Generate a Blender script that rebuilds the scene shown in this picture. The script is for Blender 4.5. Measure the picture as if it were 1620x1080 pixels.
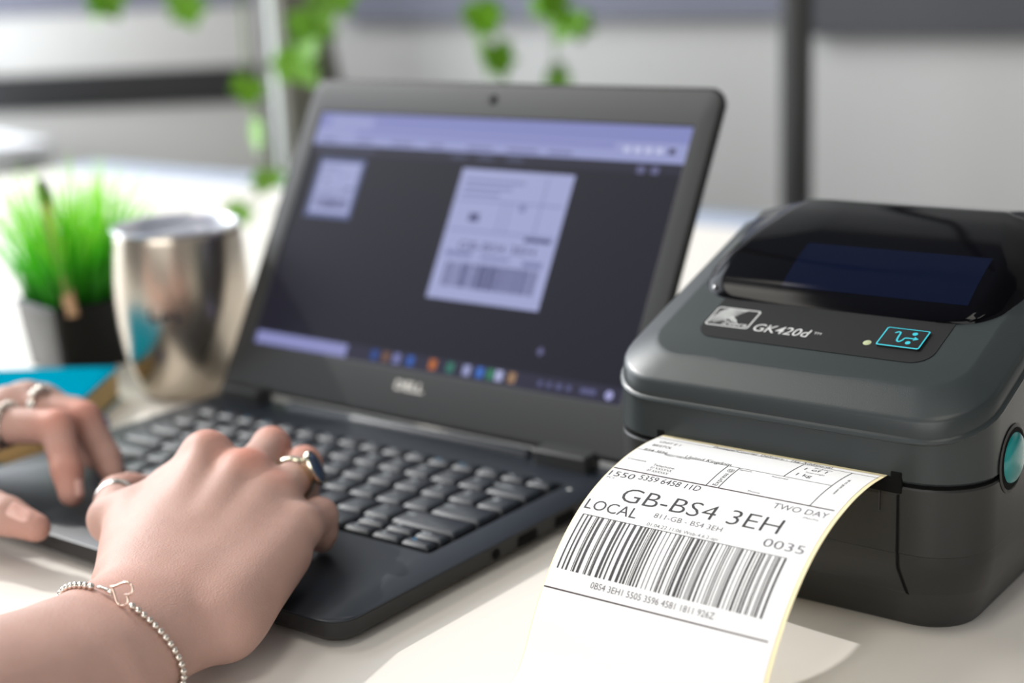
import bpy, bmesh, math, random
import numpy as np
from mathutils import Matrix, Vector

S = 0.001                       # everything below is written in millimetres
random.seed(7)
rng = np.random.default_rng(7)
for o in list(bpy.data.objects):
    bpy.data.objects.remove(o)
scene = bpy.context.scene
COL = scene.collection

# ------------------------------------------------------------------ camera
cam_d = bpy.data.cameras.new('camera')
cam = bpy.data.objects.new('camera', cam_d)
COL.objects.link(cam)
scene.camera = cam
R = np.array([[0.78995, 0.61161, -0.04388], [0.11897, -0.22307, -0.96751], [-0.60152, 0.75906, -0.24898]])
CP = np.array([568.87, -610.9, 276.8])
M = Matrix.Identity(4)
for i in range(3):
    M[i][0], M[i][1], M[i][2], M[i][3] = R[0][i], -R[1][i], -R[2][i], CP[i] * S
cam.matrix_world = M
cam_d.sensor_width = 36
cam_d.lens = 2428.3 / 1620 * 36
cam_d.clip_start = 0.02
cam_d.clip_end = 60
cam_d.dof.use_dof = True
cam_d.dof.focus_distance = 0.612
cam_d.dof.aperture_fstop = 4.0
cam_d.dof.aperture_blades = 7

# ------------------------------------------------------------------ light
world = bpy.data.worlds.new('world')
scene.world = world
world.use_nodes = True
bg = world.node_tree.nodes['Background']
bg.inputs[0].default_value = (0.80, 0.88, 1.0, 1)
bg.inputs[1].default_value = 1.0

sun_d = bpy.data.lights.new('sun', 'SUN')
sun_d.energy = 2.8
sun_d.angle = math.radians(0.9)
sun_d.color = (1.0, 0.975, 0.94)
sun = bpy.data.objects.new('sun', sun_d)
COL.objects.link(sun)
SUND = Vector((1.40, -0.13, -1.0)).normalized()
sun.rotation_euler = SUND.to_track_quat('-Z', 'Y').to_euler()
sun.location = (-3, 1.5, 3)

win_d = bpy.data.lights.new('window_daylight', 'AREA')
win_d.shape = 'RECTANGLE'
win_d.size, win_d.size_y = 2.7, 1.9
win_d.energy = 70
win_d.color = (0.90, 0.95, 1.0)
win = bpy.data.objects.new('window_daylight', win_d)
COL.objects.link(win)
win.location = (-2.02, 0.1, 1.3)
win.rotation_euler = Vector((1, 0, 0)).to_track_quat('-Z', 'Z').to_euler()

win2_d = bpy.data.lights.new('second_window_daylight', 'AREA')
win2_d.shape = 'RECTANGLE'
win2_d.size, win2_d.size_y = 1.9, 1.4
win2_d.energy = 26
win2_d.color = (1.0, 0.96, 0.90)
win2 = bpy.data.objects.new('second_window_daylight', win2_d)
COL.objects.link(win2)
win2.location = (0.65, -2.22, 1.0)
win2.rotation_euler = Vector((0, 1, 0)).to_track_quat('-Z', 'Z').to_euler()

for k_, (lx_, ly_, le_) in enumerate(((-1.25, -0.45, 16), (0.55, -1.1, 16))):
    cl_d = bpy.data.lights.new('ceiling_lamp', 'AREA')
    cl_d.shape = 'RECTANGLE'
    cl_d.size, cl_d.size_y = 0.6, 1.2
    cl_d.energy = le_
    cl_d.color = (1.0, 0.95, 0.86)
    cl_ = bpy.data.objects.new('ceiling_lamp', cl_d)
    COL.objects.link(cl_)
    cl_.location = (lx_, ly_, 2.57)

vs = scene.view_settings
vs.view_transform = 'Standard'
vs.look = 'None'
vs.exposure = 0.0
vs.gamma = 1.0
vs.use_curve_mapping = False
scene.display_settings.display_device = 'sRGB'
scene.cycles.max_bounces = 8
scene.cycles.use_denoising = True

# ------------------------------------------------------------------ helpers
def srgb(r, g, b):
    f = lambda c: (c / 12.92 if c <= 0.04045 else ((c + 0.055) / 1.055) ** 2.4)
    return (f(r / 255), f(g / 255), f(b / 255))

MATS = {}
def pbr(name, col, rough=0.5, metal=0.0, spec=0.5, bump=0.0, bscale=400, var=0.0, vscale=8, emit=None, estr=1.0, coat=0.0, sss=0.0):
    if name in MATS:
        return MATS[name]
    m = bpy.data.materials.new(name)
    m.use_nodes = True
    nt = m.node_tree
    b = nt.nodes['Principled BSDF']
    b.inputs['Base Color'].default_value = (*col, 1)
    b.inputs['Roughness'].default_value = rough
    b.inputs['Metallic'].default_value = metal
    b.inputs['Specular IOR Level'].default_value = spec
    b.inputs['Coat Weight'].default_value = coat
    if sss:
        b.inputs['Subsurface Weight'].default_value = sss
        b.inputs['Subsurface Radius'].default_value = (1.0, 0.35, 0.2)
        b.inputs['Subsurface Scale'].default_value = 0.006
    if emit:
        b.inputs['Emission Color'].default_value = (*emit, 1)
        b.inputs['Emission Strength'].default_value = estr
    if bump or var:
        tc = nt.nodes.new('ShaderNodeTexCoord')
        if bump:
            n = nt.nodes.new('ShaderNodeTexNoise')
            n.inputs['Scale'].default_value = bscale
            n.inputs['Detail'].default_value = 3
            bp = nt.nodes.new('ShaderNodeBump')
            bp.inputs['Strength'].default_value = bump
            bp.inputs['Distance'].default_value = 0.0006
            nt.links.new(tc.outputs['Object'], n.inputs['Vector'])
            nt.links.new(n.outputs['Fac'], bp.inputs['Height'])
            nt.links.new(bp.outputs['Normal'], b.inputs['Normal'])
        if var:
            n2 = nt.nodes.new('ShaderNodeTexNoise')
            n2.inputs['Scale'].default_value = vscale
            n2.inputs['Detail'].default_value = 4
            mx = nt.nodes.new('ShaderNodeMix')
            mx.data_type = 'RGBA'
            mx.inputs[6].default_value = (*[c * (1 - var) for c in col], 1)
            mx.inputs[7].default_value = (*[min(1, c * (1 + var)) for c in col], 1)
            nt.links.new(tc.outputs['Object'], n2.inputs['Vector'])
            nt.links.new(n2.outputs['Fac'], mx.inputs[0])
            nt.links.new(mx.outputs[2], b.inputs['Base Color'])
    MATS[name] = m
    return m

def glow(name, col, s=1.0):
    if name in MATS:
        return MATS[name]
    m = bpy.data.materials.new(name)
    m.use_nodes = True
    b = m.node_tree.nodes['Principled BSDF']
    b.inputs['Base Color'].default_value = (0.006, 0.006, 0.007, 1)
    b.inputs['Specular IOR Level'].default_value = 0.12
    b.inputs['Roughness'].default_value = 0.4
    b.inputs['Emission Color'].default_value = (*col, 1)
    b.inputs['Emission Strength'].default_value = s
    MATS[name] = m
    return m

def obj(name, verts, faces, mat, parent=None, smooth=35, loc=None):
    me = bpy.data.meshes.new(name)
    me.from_pydata([tuple(float(c) * S for c in v) for v in verts], [], faces)
    me.validate()
    if mat:
        me.materials.append(mat)
    if smooth is not None:
        me.polygons.foreach_set('use_smooth', [True] * len(me.polygons))
        if smooth < 180:
            me.set_sharp_from_angle(angle=math.radians(smooth))
    me.update()
    o = bpy.data.objects.new(name, me)
    COL.objects.link(o)
    if parent:
        o.parent = parent
    if loc is not None:
        o.location = [c * S for c in loc]
    return o

def tag(o, label=None, cat=None, group=None, kind=None):
    if label: o['label'] = label
    if cat: o['category'] = cat
    if group: o['group'] = group
    if kind: o['kind'] = kind
    return o

def thing(name, label, cat, loc=(0, 0, 0), rz=0.0, group=None):
    o = bpy.data.objects.new(name, None)
    o.empty_display_size = 0.02
    COL.objects.link(o)
    o.location = [c * S for c in loc]
    o.rotation_euler = (0, 0, rz)
    return tag(o, label, cat, group)

def copy_to(src, parent=None, loc=None, rot=None):
    c = src.copy()
    COL.objects.link(c)
    if parent: c.parent = parent
    if loc is not None: c.location = [q * S for q in loc]
    if rot is not None: c.rotation_euler = rot
    return c

class G:
    """a bag of verts and faces"""
    def __init__(s): s.v, s.f = [], []
    def add(s, v, f):
        n = len(s.v)
        s.v += [tuple(p) for p in v]
        s.f += [tuple(i + n for i in q) for q in f]
        return s
    def box(s, x0, x1, y0, y1, z0, z1):
        return s.add([(x0, y0, z0), (x1, y0, z0), (x1, y1, z0), (x0, y1, z0), (x0, y0, z1), (x1, y0, z1), (x1, y1, z1), (x0, y1, z1)],
                     [(0, 3, 2, 1), (4, 5, 6, 7), (0, 1, 5, 4), (1, 2, 6, 5), (2, 3, 7, 6), (3, 0, 4, 7)])
    def obj(s, name, mat, parent=None, smooth=35, **k):
        return obj(name, s.v, s.f, mat, parent, smooth, **k)

def loft(loops, cap0=True, cap1=True, closed=True):
    n = len(loops[0])
    v = [tuple(p) for l in loops for p in l]
    f = []
    for k in range(len(loops) - 1):
        for i in range(n if closed else n - 1):
            j = (i + 1) % n
            f.append((k * n + i, k * n + j, (k + 1) * n + j, (k + 1) * n + i))
    if cap0: f.append(tuple(range(n - 1, -1, -1)))
    if cap1: f.append(tuple((len(loops) - 1) * n + i for i in range(n)))
    return v, f

def rrect(x0, x1, y0, y1, r, n=5):
    """rounded rectangle, counter-clockwise; r = one radius or four (x0y0, x1y0, x1y1, x0y1)"""
    if not hasattr(r, '__len__'): r = (r,) * 4
    out = []
    for (cx, cy, a0, q) in ((x0 + r[0], y0 + r[0], 180, r[0]), (x1 - r[1], y0 + r[1], 270, r[1]), (x1 - r[2], y1 - r[2], 0, r[2]), (x0 + r[3], y1 - r[3], 90, r[3])):
        for k in range(n + 1):
            a = math.radians(a0 + 90 * k / n)
            out.append((cx + q * math.cos(a), cy + q * math.sin(a)))
    return out

def rbox(x0, x1, y0, y1, z0, z1, r=2, b=0.6, n=4):
    """box with rounded upright edges and small bevels"""
    lp = []
    for z, i in ((z0, b), (z0 + b, 0), (z1 - b, 0), (z1, b)):
        lp.append([(x, y, z) for x, y in rrect(x0 + i, x1 - i, y0 + i, y1 - i, max(r - i, 0.05), n)])
    return loft(lp)

def tube(path, rad, n=8, closed=False, caps=True):
    P = np.array(path, float)
    m = len(P)
    T = np.gradient(P, axis=0) if not closed else np.roll(P, -1, 0) - np.roll(P, 1, 0)
    T /= np.linalg.norm(T, axis=1)[:, None] + 1e-9
    u = np.cross(T[0], (0.13, 0.31, 0.94)); u /= np.linalg.norm(u)
    loops = []
    rad = np.broadcast_to(np.array(rad, float), (m,))
    for i in range(m):
        u = u - T[i] * (u @ T[i]); u /= np.linalg.norm(u)
        w = np.cross(T[i], u)
        loops.append([tuple(P[i] + rad[i] * (math.cos(a) * u + math.sin(a) * w)) for a in np.arange(n) * 2 * math.pi / n])
    if closed:
        loops.append(loops[0])
        return loft(loops, False, False)
    return loft(loops, caps, caps)

def lathe(prof, n=48, c=(0, 0)):
    """profile of (r, z), closed around z"""
    v, f = [], []
    for r, z in prof:
        for k in range(n):
            a = 2 * math.pi * k / n
            v.append((c[0] + r * math.cos(a), c[1] + r * math.sin(a), z))
    for j in range(len(prof) - 1):
        for k in range(n):
            q = (k + 1) % n
            f.append((j * n + k, j * n + q, (j + 1) * n + q, (j + 1) * n + k))
    return v, f

def spline(P, n=12):
    P = np.array(P, float)
    Q = np.vstack([2 * P[0] - P[1], P, 2 * P[-1] - P[-2]])
    out = []
    for i in range(1, len(Q) - 2):
        for t in np.arange(n) / n:
            a, b, c, d = Q[i - 1:i + 3]
            out.append(.5 * ((2 * b) + (c - a) * t + (2 * a - 5 * b + 4 * c - d) * t * t + (3 * b - a - 3 * c + d) * t ** 3))
    out.append(P[-1])
    return np.array(out)

def text_geo(body, shear=0.0, offset=0.0):
    """flat glyph mesh: verts (x, y) with cap height 1 and the bounding width"""
    cu = bpy.data.curves.new('text', 'FONT')
    cu.body = body
    cu.resolution_u = 3
    cu.shear = shear
    cu.offset = offset
    cu.size = 1.0
    o = bpy.data.objects.new('text', cu)
    me = o.to_mesh()
    v = [tuple(p.co[:2]) for p in me.vertices]
    f = [tuple(p.vertices) for p in me.polygons]
    o.to_mesh_clear()
    bpy.data.objects.remove(o)
    bpy.data.curves.remove(cu)
    if not v:
        return [], [], 1
    cap = 0.727
    x0 = min(p[0] for p in v)
    v = [((p[0] - x0) / cap, p[1] / cap) for p in v]
    return v, f, max(p[0] for p in v)

# ------------------------------------------------------------------ materials
m_desk = pbr('desk_laminate', srgb(228, 223, 216), 0.42, var=0.02, vscale=5, bump=0.02, bscale=900)
m_edge = pbr('blue_grey_edging', srgb(158, 168, 186), 0.6, spec=0.3)
m_wall = pbr('white_wall_paint', srgb(216, 215, 212), 0.8, bump=0.05, bscale=300)
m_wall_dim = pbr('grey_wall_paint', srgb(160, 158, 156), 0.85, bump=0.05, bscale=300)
m_ceil = pbr('ceiling_paint', srgb(120, 122, 125), 0.9)
m_floor = pbr('floor_carpet', srgb(95, 92, 90), 0.95, bump=0.4, bscale=700, var=0.2, vscale=300)
m_lilac = pbr('lilac_grey_board', srgb(128, 130, 145), 0.6)
m_darkpanel = pbr('dark_grey_panel', srgb(82, 82, 86), 0.6)
m_frame = pbr('window_frame_grey', srgb(120, 122, 126), 0.4)
m_black = pbr('black_plastic', srgb(22, 22, 24), 0.42, bump=0.05, bscale=2500)
m_lidrim = pbr('lid_rim_black', srgb(14, 14, 15), 0.6, spec=0.2)
m_blackgap = pbr('black_gap', (0.004, 0.004, 0.004), 0.8, spec=0.1)
m_lap = pbr('laptop_soft_black', srgb(29, 35, 43), 0.42, spec=0.45, bump=0.06, bscale=3000, var=0.08, vscale=30)
m_lapside = pbr('laptop_side_black', srgb(27, 26, 26), 0.55)
m_bezel = pbr('laptop_bezel', srgb(43, 44, 45), 0.52, spec=0.4, bump=0.04, bscale=3000)
m_key = pbr('key_black', srgb(25, 30, 37), 0.45, spec=0.4, bump=0.05, bscale=3000)
m_keyside = pbr('key_legend_white', srgb(200, 205, 210), 0.5)
m_keyblue = pbr('key_legend_blue', srgb(50, 150, 205), 0.5)
m_prt = pbr('printer_charcoal', srgb(36, 36, 35), 0.40, spec=0.4, bump=0.10, bscale=1900)
m_prt_top = pbr('printer_slate', srgb(42, 48, 49), 0.36, spec=0.4, bump=0.08, bscale=1900)
m_prt_panel = pbr('printer_panel_black', srgb(13, 13, 15), 0.6, spec=0.25, bump=0.05, bscale=2500)
m_smoke = pbr('smoked_window', (0.0015, 0.0015, 0.0025), 0.07, spec=0.12)
m_navy = pbr('navy_roll', srgb(16, 26, 62), 0.25)
m_teal = pbr('teal_plastic', srgb(0, 124, 124), 0.22, coat=0.4)
m_tealline = pbr('teal_print', srgb(40, 175, 190), 0.5)
m_silverprint = pbr('silver_print', srgb(190, 192, 190), 0.45)
m_led = pbr('led_lens', srgb(170, 178, 140), 0.3)
m_paper = pbr('label_paper', srgb(224, 224, 224), 0.55)
m_liner = pbr('yellow_liner', srgb(234, 220, 178), 0.5)
m_ink = pbr('thermal_ink', srgb(30, 25, 30), 0.6)
m_inkline = pbr('thermal_ink_line', srgb(62, 46, 50), 0.6)
m_inkgrey = pbr('thermal_ink_faint', srgb(84, 80, 86), 0.6)
m_steel = pbr('brushed_steel', srgb(196, 186, 172), 0.24, metal=1.0)
m_silver = pbr('silver', srgb(226, 218, 208), 0.18, metal=1.0)
m_gold = pbr('pale_gold', srgb(232, 226, 202), 0.2, metal=1.0)
m_stone = pbr('blue_stone', srgb(52, 68, 92), 0.12, coat=0.6, var=0.35, vscale=160)
m_stonepatch = pbr('tan_stone_patch', srgb(150, 138, 118), 0.2)
m_greenleaf = pbr('ivy_green', srgb(98, 152, 20), 0.45, var=0.3, vscale=40)
m_stem = pbr('ivy_stem', srgb(96, 120, 52), 0.6)
m_wood = pbr('pencil_wood', srgb(196, 156, 122), 0.7, spec=0.2)
m_lead = pbr('pencil_black', srgb(18, 18, 18), 0.5)
m_bookteal = pbr('notebook_teal', srgb(0, 128, 156), 0.85, spec=0.0)
m_bookpage = pbr('notebook_pages', srgb(200, 172, 118), 0.8, var=0.08, vscale=60)
m_penblue = pbr('pen_blue', srgb(14, 18, 120), 0.3)
m_pole = pbr('pole_grey', srgb(58, 58, 58), 0.45)
m_polelight = pbr('column_paint', srgb(150, 152, 146), 0.6)
m_potblack = pbr('pot_black', srgb(8, 8, 9), 0.28, spec=0.25)

# ------------------------------------------------------------------ room
def struct(name, g, mat):
    return tag(g.obj(name, mat, smooth=None), kind='structure')

X0, X1, Y0, Y1, Z0, Z1 = -2100, 2300, -2300, 1760, -740, 2600
struct('floor', G().box(X0 - 120, X1 + 120, Y0 - 120, Y1 + 120, Z0 - 60, Z0), m_floor)
struct('ceiling', G().box(X0 - 120, X1 + 120, Y0 - 120, Y1 + 120, Z1, Z1 + 60), m_ceil)
struct('wall_back', G().box(X0 - 120, X1 + 120, Y1, Y1 + 100, Z0, Z1), m_wall)
struct('wall_right', G().box(X1, X1 + 100, Y0, Y1, Z0, Z1), m_wall_dim)
FX0, FX1, FZ0, FZ1 = -350, 1650, 280, 1760
struct('wall_front', G().box(X0, FX0, Y0 - 100, Y0, Z0, Z1).box(FX1, X1, Y0 - 100, Y0, Z0, Z1)
       .box(FX0, FX1, Y0 - 100, Y0, Z0, FZ0).box(FX0, FX1, Y0 - 100, Y0, FZ1, Z1), m_wall_dim)
struct('window_2', G().box(FX0, FX1, Y0 - 80, Y0 - 20, FZ0, FZ0 + 45).box(FX0, FX1, Y0 - 80, Y0 - 20, FZ1 - 45, FZ1)
       .box(FX0, FX0 + 45, Y0 - 80, Y0 - 20, FZ0 + 45, FZ1 - 45).box(FX1 - 45, FX1, Y0 - 80, Y0 - 20, FZ0 + 45, FZ1 - 45), m_frame)
WY0, WY1, WZ0, WZ1 = -1350, 1560, 60, 2320
struct('wall_left', G().box(X0 - 100, X0, Y0, Y1, Z0, WZ0).box(X0 - 100, X0, Y0, Y1, WZ1, Z1)
       .box(X0 - 100, X0, Y0, WY0, WZ0, WZ1).box(X0 - 100, X0, WY1, Y1, WZ0, WZ1), m_wall)
wf = G()
t = 45
wf.box(X0 - 80, X0 - 20, WY0, WY1, WZ0, WZ0 + t).box(X0 - 80, X0 - 20, WY0, WY1, WZ1 - t, WZ1)
wf.box(X0 - 80, X0 - 20, WY0, WY0 + t, WZ0 + t, WZ1 - t).box(X0 - 80, X0 - 20, WY1 - t, WY1, WZ0 + t, WZ1 - t)
wf.box(X0 - 80, X0 - 20, -420, -420 + t, WZ0 + t, WZ1 - t)
struct('window_1', wf, m_frame)
# boards along the back wall above the white dado
struct('trim_1', G().box(-1700, -632, Y1 - 30, Y1, 143, 520), m_lilac)
struct('trim_2', G().box(-632, X1, Y1 - 34, Y1, 112, 520), m_darkpanel)
struct('baseboard_back', G().box(X0, X1, Y1 - 18, Y1, Z0, Z0 + 90), m_wall)

# ------------------------------------------------------------------ desk
desk = thing('desk', 'large cream laminate desk with a blue grey back edge carrying laptop and printer', 'desk', (0, 0, -740))
o = obj('desk_top', *rbox(-1280, 1250, -620, 690, 708, 740, 18, 3), m_desk, desk)
o = obj('edge_strip', *rbox(-1280, 1250, 692, 770, 710, 741, 4, 2), m_edge, desk)
tag(o, 'blue grey strip along the back edge')
for x, y in ((-1220, -560), (1190, -560), (-1220, 640), (1190, 640)):
    obj('leg', *rbox(x - 25, x + 25, y - 25, y + 25, 0, 708, 4, 1), m_frame, desk)

# ------------------------------------------------------------------ label printer (local frame: x right, y back, z up)
PX, PY, PPHI = 278.54, -75.24, 0.00887
printer = thing('label_printer', 'charcoal desktop label printer with smoked lid, teal side button and a label hanging out', 'printer', (PX, PY, 0), PPHI)
SLOPE = 0.35
def tilt(y):
    return SLOPE * min(y, 130) - 0.12 * max(0, y - 130)

YS = [45, 65, 85, 105, 130, 160, 185]
def ploop(hx, y0, y1, rf, rb, zf):
    """outline symmetric about x = 0, starting front-centre going right; zf(y) gives the height"""
    half = [(hx * .25, y0), (hx * .5, y0)]
    for k in range(9):
        a = math.radians(-90 + 90 * k / 8)
        half.append((hx - rf + rf * math.cos(a), y0 + rf + rf * math.sin(a)))
    half += [(hx, y) for y in YS]
    for k in range(6):
        a = math.radians(90 * k / 5)
        half.append((hx - rb + rb * math.cos(a), y1 - rb + rb * math.sin(a)))
    pts = half + [(-x, y) for x, y in reversed(half)]
    return [(x, y, zf(y)) for x, y in pts]

def sym_cap(v, f, base, n):
    for i in range(n // 2 - 1):
        f.append((base + i, base + i + 1, base + n - 2 - i, base + n - 1 - i))
    return v, f

LB = [(74, 17.3, 199, 20, 0.0), (75.5, 15.2, 200, 21, 1.6), (78.5, 10, 202, 23, 9), (81.6, 4.6, 206, 25, 19), (82.2, 3.9, 206.4, 25, 20.5),
      (84.6, 1.2, 209, 26, 31), (84.9, .8, 209.4, 26, 33), (85.1, .6, 209.6, 26, 37.4), (85.4, .25, 209.8, 26, 37.8), (85.5, 0, 210, 26, 64.8), (85.0, .5, 209.5, 25.6, 65.6)]
loops = [ploop(a, b, c, d, 12, (lambda z: (lambda y: z))(z)) for a, b, c, d, z in LB]
v, f = loft(loops)
obj('lower_body', v, f, m_prt, printer, 28)
# dark filler behind the seam
v, f = loft([ploop(83.6, 2.2, 208, 24, 11, lambda y: 60), ploop(83.6, 2.2, 208, 24, 11, lambda y: 72)])
obj('seam_gap', v, f, m_blackgap, printer, 30)
UB = [(84.6, .9, 209.2, 25.6, 67.2, 0), (85.3, .2, 210, 26, 68.2, 0), (85.3, .2, 210, 26, 83.2, 1), (86.1, -.6, 210.4, 26.6, 83.9, 1), (86.2, -.7, 210.4, 26.6, 84.6, 1),
      (85.9, -.3, 210.2, 26.4, 85.3, 1), (84.9, .7, 209.5, 25.6, 85.7, 1), (84.6, 1.0, 209.2, 25.4, 91.3, 1), (84.0, 1.7, 208.6, 25, 92.4, 1), (82.6, 3.1, 207, 24, 93.3, 1),
      (73.2, 12.2, 200, 19, 96.9, 1), (71.9, 13.5, 199, 18.4, 97.5, 1), (70.6, 14.9, 198, 17.6, 97.8, 1)]
loops = [ploop(a, b, c, d, 12, (lambda z, q: (lambda y: z + q * tilt(y)))(z, q)) for a, b, c, d, z, q in UB]
n = len(loops[0])
v, f = loft(loops, True, False)
sym_cap(v, f, (len(loops) - 1) * n, n)
obj('upper_body', v, f, m_prt_top, printer, 30)

def deck(y):
    return 97.8 + tilt(y)
# smoked window, a hump along y
ST = [(57.0, 46, 46, .25), (57.6, 53, 51, .7), (58.8, 58.5, 56, 1.4), (61, 63, 60, 2.5), (65, 67.5, 62.5, 4.0), (70, 70.5, 63.6, 5.7), (80, 73.2, 64, 8.0), (92, 74.4, 62, 9.4), (105, 75, 58, 10.2),
      (118, 75.2, 54, 10.4), (130, 75.2, 50, 9.6), (140, 75, 49, 9.2), (170, 74.5, 49, 8), (194, 72, 48, 5), (195.5, 68, 46, .5)]
ST = [tuple(r_) for r_ in spline(ST, 5)]
lp = []
for y, b, a, h in ST:
    d = deck(y)
    half = [(a * .5, d + h), (a - 3.5, d + h), (a - 1.2, d + h - .35), (a + .8, d + h - 1.3)]
    mid = (b - 1.4, d + .9 + .10 * h)
    half += [((a + .8) * .5 + mid[0] * .5, (d + h - 1.3) * .5 + mid[1] * .5 + .3), mid, (b, d + .1 - max(0, b - 70) * .45), (b, d - 1.6 - max(0, b - 70) * .4)]
    lp.append([(x, y, z) for x, z in half] + [(-x, y, z) for x, z in reversed(half)])
v, f = loft(lp)
f = [q[::-1] for q in f]
obj('window_lid', v, f, m_smoke, printer, 50)
# inner roll seen through the smoked lid
g = G()
v2, f2 = [], []
YT = [s_[0] for s_ in ST if 65 <= s_[0] <= 92]
for y in YT:
    for x in (-30, -10, 12, 34, 56):
        hh = np.interp(y, [s[0] for s in ST], [s[3] for s in ST])
        v2.append((x, y, deck(y) + hh + .06))
for j in range(len(YT) - 1):
    for i in range(4):
        k = j * 5 + i
        f2.append((k, k + 1, k + 6, k + 5))
m_roll = pbr('navy_inner_window', srgb(5, 11, 33), 0.07, spec=0.18)
obj('window_tint', v2, f2, m_roll, printer, 60)

# control panel on the sloped deck: local (x, y) -> 3D slightly above the slope
def onto(x, y, up=.25):
    return (x, y, deck(y) + up)
def deck_patch(pts, up, thick=.25):
    n = len(pts)
    v = [onto(x, y, up) for x, y in pts] + [onto(x, y, up - thick) for x, y in pts]
    f = [tuple(range(n))] + [(i, n + i, n + (i + 1) % n, (i + 1) % n) for i in range(n)]
    return v, f
pp = rrect(-54, 54, 28.2, 60, (9, 9, .5, .5), 6)
panel = obj('control_panel', *deck_patch(pp, .3), m_prt_panel, printer, 20)

def deck_text(name, body, x, y, cap, mat, width=None, shear=0.0, up=.36, offset=0.0):
    v, f, w = text_geo(body, shear, offset)
    sx = (width / w) if width else cap
    return obj(name, [onto(x + a * sx, y + b * cap, up) for a, b in v], f, mat, panel, None)

deck_text('model_text', 'GK420d', -29.2, 36.0, 5.6, m_silverprint, 26.6, 0.12, offset=0.006)
deck_text('trademark', 'TM', -1.2, 38.8, 1.7, m_silverprint, 3.4)
# brand emblem: outlined box, mane of stripes and the word
def ring_strip(outer, inner):
    n = len(outer)
    v = [onto(x, y, .36) for x, y in outer] + [onto(x, y, .36) for x, y in inner]
    return v, [(i, (i + 1) % n, n + (i + 1) % n, n + i) for i in range(n)]
g = G().add(*ring_strip(rrect(-53.2, -31.6, 36.4, 50.4, 1.5, 4), rrect(-52.5, -32.3, 37.1, 49.7, 1.0, 4)))
def stroke(pts, w):
    pts = [np.array(p, float) for p in pts]
    vv = []
    for q, p in enumerate(pts):
        d = pts[min(q + 1, len(pts) - 1)] - pts[max(q - 1, 0)]
        d = d / (np.linalg.norm(d) + 1e-9)
        ww = w * (.35 + .65 * math.sin(math.pi * (q + .5) / len(pts)))
        vv += [onto(p[0] + d[1] * ww, p[1] - d[0] * ww, .36), onto(p[0] - d[1] * ww, p[1] + d[0] * ww, .36)]
    g.add(vv, [(2 * q, 2 * q + 2, 2 * q + 3, 2 * q + 1) for q in range(len(pts) - 1)])
for k in range(8):                                      # mane stripes fanning round the head
    r_ = 2.6 + 1.12 * k
    a0, a1 = 78 - 2 * k, 188 + 3.5 * k
    pts = [(-42.6 + r_ * math.cos(math.radians(a)), 40.6 + .92 * r_ * math.sin(math.radians(a))) for a in np.linspace(a0, a1, 12)]
    stroke([p for p in pts if -52 < p[0] and 37.6 < p[1] < 49.4], .36)
for pts in ([(-43.4, 44.4), (-41.8, 43.0), (-40.2, 41.4)], [(-44.0, 43.2), (-42.4, 41.9), (-41.0, 40.8)], [(-40.6, 42.2), (-39.6, 41.2), (-39.8, 40.5), (-41.0, 40.5)]):
    stroke(pts, .45)
g.obj('emblem', m_silverprint, panel, None)
deck_text('emblem_text', 'Zebra', -45.6, 37.9, 2.6, m_silverprint, 12.6, 0.15, offset=0.012)
# indicator and feed button
v, f = [], []
for k in range(16):
    a = 2 * math.pi * k / 16
    v.append(onto(24.0 + 1.75 * math.cos(a), 37.6 + 1.75 * math.sin(a), .35))
v.append(onto(24.0, 37.6, .75))
f = [(k, (k + 1) % 16, 16) for k in range(16)]
obj('indicator_light', v, f, m_led, panel, 60)
pp2 = rrect(28.4, 46.8, 36.2, 48.8, .8, 3)
pin = rrect(29.2, 46.0, 37.0, 48.0, .5, 3)
lo = [[onto(x, y, .3) for x, y in pp2], [onto(x, y, 1.0) for x, y in pp2], [onto(x, y, 1.1) for x, y in pin]]
btn = obj('feed_button', *loft(lo, False, True), m_prt_panel, panel, 30)
bo, bi = rrect(28.2, 47.0, 36.0, 49.0, .9, 3), rrect(28.8, 46.4, 36.6, 48.4, .6, 3)
n = len(bo)
g = G().add([onto(x, y, 1.12) for x, y in bo] + [onto(x, y, 1.2) for x, y in bi], [(i, (i + 1) % n, n + (i + 1) % n, n + i) for i in range(n)])
wave = spline([(33.0, 45.2), (34.2, 46.2), (35.2, 45.6), (35.4, 43.2), (35.8, 40.4), (37.0, 39.6), (38.0, 41.0), (38.4, 42.3), (39.6, 42.6), (42.6, 42.6)], 6)
vv = []
for i, (x, y) in enumerate(wave):
    d = wave[min(i + 1, len(wave) - 1)] - wave[max(i - 1, 0)]
    d = d / np.linalg.norm(d)
    vv += [onto(x - d[1] * .38, y + d[0] * .38, 1.22), onto(x + d[1] * .38, y - d[0] * .38, 1.22)]
g.add(vv, [(2 * i, 2 * i + 1, 2 * i + 3, 2 * i + 2) for i in range(len(wave) - 1)])
g.add([onto(x, y, 1.22) for x, y in ((42.2, 44.0), (42.2, 41.2), (44.3, 42.6))], [(0, 1, 2)])
for cx, cy in ((41.4, 45.9), (40.9, 39.5)):
    g.add([onto(cx + 1.15 * math.cos(a), cy + 1.15 * math.sin(a), 1.22) for a in np.arange(12) * math.pi / 6], [tuple(range(12))])
g.obj('feed_symbol', m_tealline, panel, None)

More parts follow.
